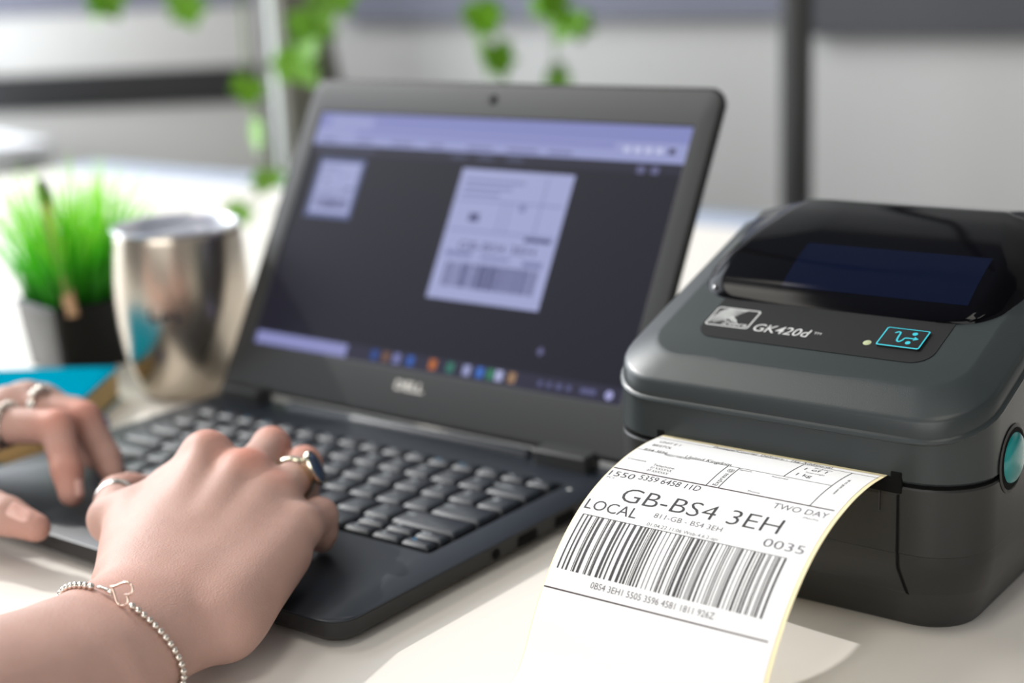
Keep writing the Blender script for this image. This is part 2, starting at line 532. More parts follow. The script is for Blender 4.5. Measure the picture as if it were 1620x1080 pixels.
# front slot, its dark mouth and the door below it
slot = obj('label_slot', *rbox(-56.0, 56.6, -.35, 12, 62.6, 69.2, .6, .4, 3), m_blackgap, printer, 30)
for xa, xb in ((-56.0, -52.2), (51.6, 56.4)):
    obj('slot_end', *rbox(xa, xb, -.36, 8, 66, 71.4, .8, .3, 3), m_blackgap, slot, 30)
door_prof = [(15.6, 8.0), (4.2, 19.6), (3.5, 21), (.8, 31), (.4, 33), (.2, 37.4), (-.15, 37.8), (-.4, 61.5), (.2, 62.4)]
g = G()
lpz = []
for x in (-54.6, -54.2, 54.2, 54.6):
    lpz.append([(x + (0 if zz > 31 else (31 - zz) * .24 * (1 if x > 0 else -1)), yy - (.12 if abs(x) < 54.5 else -.25), zz) for yy, zz in door_prof])
v = [p for l in lpz for p in l]
k = len(door_prof)
f = [(i * k + j, i * k + j + 1, (i + 1) * k + j + 1, (i + 1) * k + j) for i in range(3) for j in range(k - 1)]
f = [q[::-1] for q in f]
obj('front_door', v, f, m_prt, printer, 28)
for sx in (-1, 1):                                       # dark joint lines at the door's sides
    lpz = []
    for dx in (-.45, .45):
        lpz.append([(sx * (55.1 + (0 if zz > 31 else (31 - zz) * .24)) + dx, yy - .12, zz) for yy, zz in door_prof])
    v = [p for l in lpz for p in l]
    f = [(j, k + j, k + j + 1, j + 1) for j in range(k - 1)]
    obj('door_joint', v, f, m_blackgap, printer, None)
for x in (31, 47.5):
    obj('door_rib', *rbox(x - .35, x + .35, -1.1, .2, 54.5, 62.5, .3, .15, 2), m_prt, printer, 30)
# teal lid releases on both sides, each in an oval recess
for sx in (-1, 1):
    g = G()
    cy, cz = 40.0, 70.6
    rings = []
    for (a, b, h) in ((14.5, 14.2, .15), (13.2, 12.9, .5), (12.2, 11.8, -.9)):
        rings.append([(sx * (85.6 + h), cy + a * math.cos(q), cz + b * math.sin(q)) for q in np.arange(28) * 2 * math.pi / 28])
    v, f = loft(rings, False, False)
    obj('button_recess', v, f, m_prt, printer, 40)
    obj('recess_floor', [(sx * 85.75, cy + 13 * math.cos(q), cz + 12.6 * math.sin(q)) for q in np.arange(28) * 2 * math.pi / 28], [tuple(range(28))], m_blackgap, printer, None)
    rings = []
    for k in range(7):
        q = k / 6 * math.pi / 2
        rings.append([(sx * (85.6 + 3.4 * math.sin(q)), cy + 1 + (.35 + 10.4 * math.cos(q)) * math.cos(w), cz + (.35 + 10.2 * math.cos(q)) * math.sin(w)) for w in np.arange(28) * 2 * math.pi / 28])
    v, f = loft(rings, False, True)
    obj('release_button', v, f, m_teal, printer, 60)

# ------------------------------------------------------------------ printed label hanging out of the slot
label = thing('shipping_label', 'white printed shipping label curling out of the printer slot down to the desk', 'label', (PX, PY, 0), PPHI)
PRF = np.array([(9, 69.2), (0, 69.4), (-14, 69.9), (-27, 69.0), (-37, 67.2), (-47, 64.6), (-57, 60.8), (-66, 56), (-75, 49.6), (-83, 42.3), (-90, 34.2), (-96, 26), (-101, 17.5), (-106, 8.8), (-112, 2.6), (-122, .8), (-150, .55)], float)
PC = spline(PRF, 10)
PS = np.r_[0, np.cumsum(np.linalg.norm(np.diff(PC, axis=0), axis=1))]
PS -= np.interp(0, -PC[:, 0], PS)
PT = np.gradient(PC, axis=0)
PT /= np.linalg.norm(PT, axis=1)[:, None]
def sheet(u, s, up=0.0):
    y, z = np.interp(s, PS, PC[:, 0]), np.interp(s, PS, PC[:, 1])
    ty, tz = np.interp(s, PS, PT[:, 0]), np.interp(s, PS, PT[:, 1])
    return (u, y + up * tz, z - up * ty)
def sheet_strip(u0, u1, s0, s1, up, thick=0.0, ds=3.0, nu=2):
    m = max(1, int(math.ceil((s1 - s0) / ds)))
    ss = np.linspace(s0, s1, m + 1)
    us_ = np.linspace(u0, u1, nu)
    v = [sheet(u, s, up) for s in ss for u in us_]
    f = [(j * nu + i, j * nu + i + 1, (j + 1) * nu + i + 1, (j + 1) * nu + i) for j in range(m) for i in range(nu - 1)]
    f = [q[::-1] for q in f]
    if thick:
        k = len(v)
        v += [sheet(u, s, up - thick) for s in ss for u in us_]
        f += [tuple(i + k for i in q[::-1]) for q in f]
        for j in range(m):
            for e in (0, nu - 1):
                a, b = j * nu + e, (j + 1) * nu + e
                f.append((a, b, b + k, a + k) if e == 0 else (b, a, a + k, b + k))
        for j in (0, m):
            for i in range(nu - 1):
                a, b = j * nu + i, j * nu + i + 1
                f.append((b, a, a + k, b + k) if j == 0 else (a, b, b + k, a + k))
    return v, f
obj('liner', *sheet_strip(-52.7, 50.3, -8, 156, 0.0, 0.12, 2.0), m_liner, label, 60)
face = obj('label_face', *sheet_strip(-52.2, 48.6, 2.6, 153, .16, 0.12, 2.0), m_paper, label, 60)

UPI = .22
def slice_geo(v, f, cap, sx, rot):
    """cut flat glyphs along the paper's feed direction every millimetre or so"""
    bm = bmesh.new()
    vv = [bm.verts.new((a, b, 0)) for a, b in v]
    for q in f:
        try: bm.faces.new([vv[i] for i in q])
        except ValueError: pass
    ax, st = (0, 1.2 / sx) if rot else (1, 1.2 / cap)
    lo_, hi_ = min(p[ax] for p in v), max(p[ax] for p in v)
    c = lo_ + st
    while c < hi_:
        no = (1, 0, 0) if ax == 0 else (0, 1, 0)
        co = (c, 0, 0) if ax == 0 else (0, c, 0)
        bmesh.ops.bisect_plane(bm, geom=bm.verts[:] + bm.edges[:] + bm.faces[:], plane_co=co, plane_no=no)
        c += st
    bm.verts.index_update()
    out = [tuple(p.co[:2]) for p in bm.verts], [tuple(p.index for p in q.verts) for q in bm.faces]
    bm.free()
    return out
def ltext(name, body, u, s, width, cap, mat=None, rot=False, shear=0.0, offset=0.0):
    v, f, w = text_geo(body, shear, offset)
    sx = width / w
    v, f = slice_geo(v, f, cap, sx, rot)
    if rot:      # reads upwards (towards the printer)
        P = [sheet(u - b * cap, s - a * sx, UPI) for a, b in v]
    else:
        P = [sheet(u + a * sx, s - b * cap, UPI) for a, b in v]
    obj(name, P, f, mat or m_ink, face, None)

ltext('print_text', 'GB-BS4 3EH', -38.2, 59.0, 70.6, 8.6, offset=-0.008)
ltext('print_text', '1550', -51.4, 45.5, 11.9, 3.7)
ltext('print_text', '5359 6458 11D', -37.6, 44.5, 28.4, 3.7)
ltext('print_text', 'LOCAL', -50.8, 66.1, 24.4, 5.4)
ltext('print_text', '811-GB - BS4 3EH', -19.3, 63.6, 30.2, 2.6, m_inkgrey)
ltext('print_text', '01.04.22 11:06 Web-4.6.2-api', -20.1, 68.0, 31.6, 1.7, m_inkgrey)
ltext('print_text', '0035', 29.2, 65.7, 16.8, 4.2, m_inkgrey)
ltext('print_text', 'TWO DAY', 23.4, 45.4, 23.0, 3.6, m_inkgrey)
ltext('print_text', '(Mon-Fri)', 37.6, 47.9, 6.4, 1.2, m_inkgrey)
ltext('print_text', 'PCS', -51.0, 47.4, 3.6, 1.2, m_inkgrey)
ltext('print_text', '0BS4 3EH1 5505 3596 4581 1811 926Z', -31.7, 98.8, 54.6, 2.7, m_inkgrey)
ltext('print_text', 'Postage/Courier Delivery - 1kg Additional', -25.1, 5.1, 53.8, 2.4)
ltext('print_text', '1 of 1', 20.3, 11.9, 9.4, 2.8)
ltext('print_text', '1 kg', 20.1, 18.9, 6.6, 2.8)
ltext('print_text', 'Packages', 23.2, 8.4, 7.6, 1.2, m_inkgrey)
ltext('print_text', 'Total weight', 22.1, 14.8, 8.4, 1.2, m_inkgrey)
ltext('print_text', 'United Kingdom', -28.9, 22.0, 21.4, 2.9)
ltext('print_text', 'UNIT E 1', -47.9, 11.2, 10, 2.4)
ltext('print_text', 'BRISTOL', -48.4, 16.2, 9.4, 2.4)
ltext('print_text', 'BS4 3EH', -48.9, 22.0, 10.8, 2.4)
ltext('print_text', 'Shipper reference', -38.2, 23.2, 12.4, 1.3)
ltext('print_text', 'Contents', -50.6, 31.8, 9.0, 1.4)
ltext('print_text', 'Telephone:', -37.3, 33.3, 10.4, 1.7)
ltext('print_text', '07 XXXXXX', -37.4, 35.6, 10.2, 1.7)
ltext('print_text', '07 XXXXXX', -37.6, 37.9, 10.0, 1.7)
ltext('print_text', 'Signature', -2.3, 23.8, 5.6, 1.2, m_inkgrey)
ltext('print_text', 'Received', 12.5, 24.4, 6.9, 1.2, m_inkgrey)
ltext('print_text', 'Phone', 9.3, 38.4, 5.3, 1.2, m_inkgrey)
ltext('print_text', 'Express @', -4.3, 38.6, 14.5, 2.2, rot=True)
ltext('print_text', 'www local co uk', 41.6, 28.8, 15.0, 1.3, rot=True, offset=0.01)

def lline(u0, u1, s0, s1, w, mat=None):
    if abs(u1 - u0) >= abs(s1 - s0):                    # across the label (may lean)
        v = [sheet(u0, s0 - w / 2, UPI), sheet(u1, s1 - w / 2, UPI), sheet(u1, s1 + w / 2, UPI), sheet(u0, s0 + w / 2, UPI)]
        return v, [(3, 2, 1, 0)]
    m = 10
    v = []
    for q in range(m + 1):
        tq = q / m
        u, s_ = u0 + (u1 - u0) * tq, s0 + (s1 - s0) * tq
        v += [sheet(u - w / 2, s_, UPI), sheet(u + w / 2, s_, UPI)]
    return v, [(2 * q + 2, 2 * q + 3, 2 * q + 1, 2 * q) for q in range(m)]
for a in ((-52, 46.9, 39.9, 39.7, .75), (-52, 46.2, 102.4, 101.6, .6)):
    obj('bold_rule', *lline(*a), m_inkline, face, None)
g = G()
for a in ((-52, 37.2, 21.6, 22.2, .32), (-52, 49.0, 5.2, 5.9, .3), (-8.3, -8.5, 22, 39.8, .4), (-2.9, -3.0, 22, 39.8, .4), (17.3, 16.6, 6, 22.1, .4), (38.2, 36.6, 6.1, 39.7, .4)):
    g.add(*lline(*a))
g.obj('thin_rule', m_ink, face, None)
# barcode: bars and gaps, plus the fine rule along its top
g = G()
rb = random.Random(11)
u = -49.0
while u < 41.0:
    fine = 6.0 < u < 9.0 or 14.0 < u < 20.0
    w = rb.choice([.35, .35, .45, .7, .9, 1.3] if u < 0 else [.35, .4, .5, .8, 1.0])
    gp = rb.choice([.45, .6, .8, 1.1, 1.5, 2.0] if u < -5 else [.4, .5, .7, 1.0, 1.4])
    g.add(*lline(u, u - .1, 69.0, 94.2, w))
    u += w + gp
g.add(*lline(-49.2, 41.2, 69.0, 68.7, .3))
g.obj('barcode', m_ink, face, None)

# ------------------------------------------------------------------ laptop (local frame = world: x right, y back, hinge line near y = 0)
laptop = thing('laptop', 'open black laptop showing a label document on its screen', 'laptop', (0, 0, 0))
ZT = 13.2
def lp_loop(i, z, r=13):
    return [(x, y, z) for x, y in rrect(-152.5 + i, 152.5 - i, -207.3 + i, 9 - i, (r - min(i, 4), r - min(i, 4), 5, 5), 7)]
KX0, KX1, KY0, KY1 = -134, 134, -129.6, -23
loops = [lp_loop(7, 2.2), lp_loop(3.2, 3.0), lp_loop(1.0, 5.4), lp_loop(.5, 8.6), lp_loop(.1, 11.4), lp_loop(0, 12.2)]
obj('base', *loft(loops, True, True), m_lapside, laptop, 30)
# palm-rest deck with an opening for the keys
bm = bmesh.new()
def ring(pts):
    vs_ = [bm.verts.new((x * S, y * S, z * S)) for x, y, z in pts]
    return vs_, [bm.edges.new((vs_[i], vs_[(i + 1) % len(vs_)])) for i in range(len(vs_))]
ro, eo = ring(lp_loop(.9, ZT, 12.4))
ri, ei = ring([(x, y, ZT) for x, y in rrect(KX0, KX1, KY0, KY1, 2, 3)])
bmesh.ops.triangle_fill(bm, edges=eo + ei, use_beauty=True)
for fc in bm.faces:
    if fc.normal.z < 0: fc.normal_flip()
r2 = [bm.verts.new((x * S, y * S, z * S)) for x, y, z in lp_loop(.25, ZT - .35, 12.8)]
r3 = [bm.verts.new((x * S, y * S, z * S)) for x, y, z in lp_loop(.25, 12.0, 12.8)]
for A, B in ((ro, r2), (r2, r3)):
    for i in range(len(A)):
        j = (i + 1) % len(A)
        bm.faces.new((B[i], B[j], A[j], A[i]))
r4 = [bm.verts.new((x * S, y * S, 11.9 * S)) for x, y in rrect(KX0, KX1, KY0, KY1, 2, 3)]
for i in range(len(ri)):
    j = (i + 1) % len(ri)
    bm.faces.new((ri[i], ri[j], r4[j], r4[i]))
me = bpy.data.meshes.new('palm_rest')
bm.to_mesh(me); bm.free()
me.materials.append(m_lap)
me.polygons.foreach_set('use_smooth', [True] * len(me.polygons))
me.set_sharp_from_angle(angle=math.radians(30))
dk = bpy.data.objects.new('palm_rest', me); COL.objects.link(dk); dk.parent = laptop
obj('keyboard_tray', [(KX0, KY0, 12.35), (KX1, KY0, 12.35), (KX1, KY1, 12.35), (KX0, KY1, 12.35)], [(0, 1, 2, 3)], m_blackgap, laptop, None)
# touchpad with its buttons
obj('touchpad', *rbox(-68, 32, -193, -148, ZT - .5, ZT + .12, 2, .1), m_lap, laptop, 30)
for x in (-68, -17.5):
    obj('touchpad_button', *rbox(x, x + 49.5, -147, -134, ZT - .5, ZT + .5, 2, .3), m_lap, laptop, 30)
# keys
KEYM = {}
PIT = 18.2
def key_mesh(w, d):
    kk = (round(w, 1), round(d, 1))
    if kk not in KEYM:
        lp = []
        for i, z, r in ((.75, 0, 1), (1.0, 1.2, 1.2), (1.9, 2.2, 1.5), (2.3, 2.45, 1.5)):
            lp.append([(x, y, z) for x, y in rrect(-w / 2 + i, w / 2 - i, -d / 2 + i, d / 2 - i, r, 2)])
        v, f = loft(lp, False, True)
        f[-1] = f[-1]
        me = bpy.data.meshes.new('key')
        me.from_pydata([tuple(c * S for c in p) for p in v], [], f)
        me.materials.append(m_key)
        me.polygons.foreach_set('use_smooth', [True] * len(me.polygons))
        me.set_sharp_from_angle(angle=math.radians(30))
        KEYM[kk] = me
    return KEYM[kk]
LEGM = {}
def legend_mesh(t, blue):
    if (t, blue) not in LEGM:
        v, f, w = text_geo(t)
        h = 3.6 if len(t) == 1 else 2.1
        me = bpy.data.meshes.new('legend')
        me.from_pydata([((a - w / 2) * h * S, b * h * S, 0) for a, b in v], [], f)
        me.materials.append(m_keyblue if blue else m_keyside)
        LEGM[(t, blue)] = me
    return LEGM[(t, blue)]
def key(x, y, w, d, t='', blue=False, lx=None):
    o = bpy.data.objects.new('key', key_mesh(w, d)); COL.objects.link(o); o.parent = laptop
    o.location = (x * S, y * S, 12.5 * S)
    if t:
        l = bpy.data.objects.new('legend', legend_mesh(t, blue)); COL.objects.link(l); l.parent = o
        off = (-w / 2 + 5.6) if lx is None else lx
        l.location = (off * S, ((-.6 if d > 12 else -.8) + (1.2 if d > 12 else 0)) * S, 2.5 * S)
def row(y, d, spec, x=-131.95):
    for it in spec:
        t, w = (it if isinstance(it, tuple) else (it, 1))
        key(x + w * PIT / 2, y, w * PIT, d, t)
        x += w * PIT
fw = 263.9 / 16
for i, t in enumerate(['Esc'] + ['F%d' % k for k in range(1, 13)] + ['PrtScr', 'Ins', 'Del']):
    key(-131.95 + fw * (i + .5), -30, fw, 10.4, t, i in (1, 2, 3, 11, 12))
row(-45.4, PIT, list('`1234567890-=') + [('Backspace', 1.5)])
row(-63.7, PIT, [('Tab', 1.5)] + list('QWERTYUIOP[]') + [('#', 1)])
row(-82.0, PIT, [('Caps', 1.75)] + list("ASDFGHJKL;'") + [('Enter', 1.75)])
row(-100.3, PIT, [('Shift', 2.25)] + list('ZXCVBNM,./') + [('Shift', 2.25)])
row(-118.6, PIT, [('Ctrl', 1.25), ('Fn', 1), ('', 1), ('Alt', 1), ('', 5), ('Alt', 1), ('Ctrl', 1.25)])
x0 = -131.95 + 11.5 * PIT
for i, (a, b) in enumerate((('PgUp', 'Home'), ('^', 'v'), ('PgDn', 'End'))):
    key(x0 + PIT * (i + .5), -114.0, PIT, 9.3, a)
    key(x0 + PIT * (i + .5), -123.3, PIT, 9.3, ('<', 'v', '>')[i], i == 2)
# side ports on the right edge
obj('audio_jack', *(lambda g: (g.v, g.f))(G().add(*(lambda L: (L[0], L[1]))(loft([[(152.62, -104 + 2.6 * math.cos(a), 8.2 + 2.6 * math.sin(a)) for a in np.arange(20) * math.pi / 10], [(152.75, -104 + 1.8 * math.cos(a), 8.2 + 1.8 * math.sin(a)) for a in np.arange(20) * math.pi / 10]])))), m_blackgap, laptop, None)
for y, w in ((-80, 13.5), (-50, 14.5)):
    obj('port', *rbox(151.5, 152.75, y - w / 2, y + w / 2, 5.6, 10.6, .1, .1, 2), m_blackgap, laptop, None)
obj('power_light', [(139 + 1.3 * math.cos(a), -28 + 1.3 * math.sin(a), ZT + .06) for a in np.arange(12) * math.pi / 6], [tuple(range(12))], m_silverprint, laptop, None)
# barrel between the hinges and the two hinge brackets
bl = []
for x, k in ((-92, .3), (-91, .9), (-90, 1), (90, 1), (91, .9), (92, .3)):
    bl.append([(x, 3.2 + 5.0 * k * math.cos(a), 12.3 + 4.6 * k * math.sin(a)) for a in np.arange(20) * math.pi / 10])
v, f = loft(bl)
obj('hinge_barrel', v, [q[::-1] for q in f], m_lap, laptop, 50)
for xa, xb in ((-144, -111), (99, 133)):
    obj('hinge', *rbox(xa, xb, -5.5, 8.6, 9, 21.6, 1.6, 1.2, 4), m_bezel, laptop, 40)

TH = 0.5216
EV = np.array([0, math.sin(TH), math.cos(TH)]); EW = np.array([0, -math.cos(TH), math.sin(TH)]); LP0 = np.array([0, 0, 10.1])
def lid(u, v, w=0.0):
    return tuple(LP0 + np.array([u, 0, 0]) + v * EV + w * EW)
def lid_loop(i, w, r):
    return [lid(x, y, w) for x, y in rrect(-153 + i, 153 - i, 9.5 + i, 217.8 - i, (max(3 - i, .3), max(3 - i, .3), r - i, r - i), 7)]
v, f = loft([lid_loop(3, -5.6, 10), lid_loop(.8, -4.6, 10), lid_loop(0, -2.4, 10), lid_loop(0, -.2, 10), lid_loop(.6, .3, 10), lid_loop(2.4, .35, 10)], True, False)
obj('lid', v, f, m_lidrim, laptop, 40)
SU, SV0, SV1 = 138.4, 39.0, 194.7
bo = [lid(x, y, .38) for x, y in rrect(-150.9, 150.9, 11.4, 215.8, (2.4, 2.4, 8.2, 8.2), 7)]
bo2 = [lid(x, y, .75) for x, y in rrect(-149.2, 149.2, 13.0, 214.0, (2, 2, 7, 7), 7)]
bi = [lid(x, y, .75) for x, y in rrect(-SU - .8, SU + .8, SV0 - .8, SV1 + .8, .3, 7)]
bi2 = [lid(x, y, .0) for x, y in rrect(-SU, SU, SV0, SV1, .2, 7)]
v, f = loft([bo, bo2, bi, bi2], False, False)
obj('bezel', v, f, m_bezel, laptop, 30)
SCR = (0.008, 0.008, 0.018)
screen = obj('screen', [lid(-SU, SV0, .05), lid(SU, SV0, .05), lid(SU, SV1, .05), lid(-SU, SV1, .05)], [(0, 1, 2, 3)], glow('screen_dark', SCR, 1.0), laptop, None)
def sq(name, u0, u1, v0, v1, mat, w=.1):
    return obj(name, [lid(u0, v0, w), lid(u1, v0, w), lid(u1, v1, w), lid(u0, v1, w)], [(0, 1, 2, 3)], mat, screen, None)
LAV, PALE, PAGE, DIMT = (.215, .235, .50), (.285, .31, .56), (.335, .36, .60), (.055, .058, .11)
sq('browser_tabs', -SU, SU, 184.6, SV1, glow('screen_lavender', LAV))
sq('browser_toolbar', -SU, SU, 173.3, 184.6, glow('screen_pale', PALE))
sq('active_tab', -128, -92, 185, 192.5, glow('screen_pale', PALE), .12)
sq('address_field', -104, 92, 180.2, 183.6, glow('screen_lavender', LAV), .12)
for k in range(7):
    sq('bookmark', -132 + k * 30, -132 + k * 30 + rb.uniform(12, 24), 175.2, 177.2, glow('screen_dim_text', (.16, .17, .34)), .12)
for k, u in enumerate((98, 105, 112, 119, 127)):
    sq('toolbar_icon', u, u + 4.2, 178.4, 182, glow('screen_icon', (.06, .06, .12)) if k == 4 else glow('screen_white', (.5, .52, .75)), .13)
sq('viewer_bar', -SU, SU, 167, 173.3, glow('screen_bar', (.018, .018, .036)), .07)
sq('document_title', -132, -84, 169.2, 171.4, glow('screen_dim', DIMT), .09)
for u in (-22, -2, 20): sq('viewer_control', u, u + 12, 168.8, 171.6, glow('screen_dim', DIMT), .09)
for u in (110, 119): sq('viewer_icon', u, u + 5, 166.8, 171, glow('screen_dim2', (.12, .12, .24)), .09)
def page(name, u0, u1, v0, v1):
    W, H = u1 - u0, v1 - v0
    sq(name, u0, u1, v0, v1, glow('screen_page', PAGE), .1)
    ink, soft = glow('screen_ink', (.06, .065, .16)), glow('screen_soft', (.19, .21, .40))
    g, h = G(), G()
    def r(gg, a, b, c, d):
        gg.add([lid(u0 + W * a, v0 + H * c, .13), lid(u0 + W * b, v0 + H * c, .13), lid(u0 + W * b, v0 + H * d, .13), lid(u0 + W * a, v0 + H * d, .13)], [(0, 1, 2, 3)])
    rr = random.Random(5)
    x = .10
    while x < .90:
        w = rr.choice([.008, .012, .018, .026]) * (1.5 if .36 < x < .6 else 1)
        r(g, x, min(x + w, .91), .10, .285)
        x += w + rr.choice([.008, .012, .016])
    r(h, .03, .97, .525, .535); r(h, .03, .97, .755, .765); r(h, .45, .46, .53, .76); r(h, .52, .53, .53, .76); r(h, .78, .79, .53, .97)
    r(g, .18, .27, .60, .66); r(g, .72, .95, .485, .515); r(h, .60, .66, .70, .75)
    for k in range(3): r(h, .06, .40 + .1 * k, .80 + .05 * k, .82 + .05 * k)
    r(h, .06, .30, .33, .37); r(h, .38, .64, .325, .35); r(h, .76, .93, .30, .345)
    g.obj('page_print', ink, screen, None)['kind'] = 'stuff'; h.obj('page_rules', soft, screen, None)['kind'] = 'stuff'
    v, f, w = text_geo('GB-BS4 3EH')
    obj('page_text', [lid(u0 + W * (.16 + .68 * a / w), v0 + H * (.385 + .065 * b), .13) for a, b in v], f, ink, screen, None)
page('document_page', -10.2, 71.0, 83.0, 163.2)
page('page_thumbnail', -124.6, -91.0, 127.6, 161.4)
sq('thumbnail_frame', -127.5, -88.4, 124.6, 164.2, glow('screen_frame', (.10, .12, .26)), .07)
sq('taskbar', -SU, SU, SV0, 48.4, glow('screen_taskbar', (.022, .022, .045)), .07)
sq('search_box', -135.8, -58.5, 39.8, 47.6, glow('screen_search', (.25, .26, .52)), .1)
ICO = [(-36, (.02, .06, .25)), (-27, (.16, .08, .05)), (-18.5, (.18, .19, .42)), (-8, (.03, .10, .40)), (9, (.45, .13, .03)), (22, (.03, .16, .12)), (34, (.30, .32, .55)), (43.5, (.04, .14, .50)), (51, (.03, .18, .10)), (57, (.40, .42, .65)), (66, (.30, .18, .10))]
for u, c in ICO:
    sq('taskbar_icon', u - 2.6, u + 2.6, 41.2, 47.2, glow('icon_%.2f' % c[0] + '_%.2f' % c[1], c), .1)
for u, w in ((84, 3), (90, 3), (96, 4), (103, 3), (112, 10)):
    sq('tray_icon', u, u + w, 42.2, 45.4, glow('screen_tray', (.09, .09, .20)), .1)
n = 14
obj('tray_badge', [lid(130.5 + 2.6 * math.cos(a), 43.6 + 2.6 * math.sin(a), .12) for a in np.arange(n) * 2 * math.pi / n], [tuple(range(n))], glow('screen_badge', (.34, .34, .62)), screen, None)
obj('mouse_pointer', [lid(80, 64, .12), lid(82.5, 61, .12), lid(80, 58.4, .12), lid(77.6, 61, .12)], [(3, 2, 1, 0)], glow('screen_dim2', (.12, .12, .24)), screen, None)
# webcam and maker's mark on the bezel
obj('webcam', [lid(-2 + 3.1 * math.cos(a), 206.6 + 3.1 * math.sin(a), .85) for a in np.arange(20) * math.pi / 10] + [lid(-2, 206.6, .95)], [(k, (k + 1) % 20, 20) for k in range(20)], pbr('lens_black', (.004, .004, .006), .15), laptop, 60)
v, f, w = text_geo('DELL', 0, 0.03)
obj('maker_mark', [lid(-13.2 + 21.4 * a / w, 26.6 + 5.4 * b, .85) for a, b in v], f, pbr('mark_silver', srgb(215, 212, 205), .4), laptop, None)

# ------------------------------------------------------------------ hands: one continuous surface each, grown from a distance field
def v3(p): return np.array(p, np.float32)
def smin(a, b, k):
    h = np.maximum(k - np.abs(a - b), 0) / k
    return np.minimum(a, b) - h * h * k * .25
def d_cap(P, a, b, ra, rb):
    a, b = v3(a), v3(b)
    ab = b - a
    t = np.clip(((P - a) @ ab) / (ab @ ab), 0, 1)
    q = P - a - t[..., None] * ab
    return np.sqrt((q * q).sum(-1)) - (ra + (rb - ra) * t)
def d_ecap(P, a, b, wa, ta, wb, tb, side):
    a, b = v3(a), v3(b)
    ab = b - a
    L = np.linalg.norm(ab)
    ax = ab / L
    w = v3(side); w = w - ax * (w @ ax); w /= np.linalg.norm(w)
    up = np.cross(ax, w)
    t = np.clip(((P - a) @ ab) / (ab @ ab), 0, 1)
    q = P - a - t[..., None] * ab
    W, T = wa + (wb - wa) * t, ta + (tb - ta) * t
    qw, qt, ql = q @ w, q @ up, q @ ax
    k = np.sqrt((qw / W) ** 2 + (qt / T) ** 2 + (ql / T) ** 2)
    g = np.sqrt((qw / W ** 2) ** 2 + (qt / T ** 2) ** 2 + (ql / T ** 2) ** 2) + 1e-6
    return k * (k - 1) / g
def hand_field(J):
    """J: dict with joints; returns f(P) -> signed distance in mm"""
    def f(P):
        body = None
        for a, b, wa, ta, wb, tb in J['arm']:
            d = d_ecap(P, a, b, wa, ta, wb, tb, J['side'])
            body = d if body is None else smin(body, d, 2.5)
        for a, b, ra, rb_, k in J['palm']:
            body = smin(body, d_cap(P, a, b, ra, rb_), k)
        for a, b, ra, rb_, k in J['ridge']:
            body = smin(body, d_cap(P, a, b, ra, rb_), k)
        fing = None
        for ch in J['fingers']:
            d = None
            for i in range(len(ch) - 1):
                (a, ra), (b, rb_) = ch[i], ch[i + 1]
                c = d_cap(P, a, b, ra, rb_)
                d = c if d is None else smin(d, c, 3.0)
            fing = d if fing is None else smin(fing, d, 1.0)
        return smin(body, fing, 5.5)
    return f
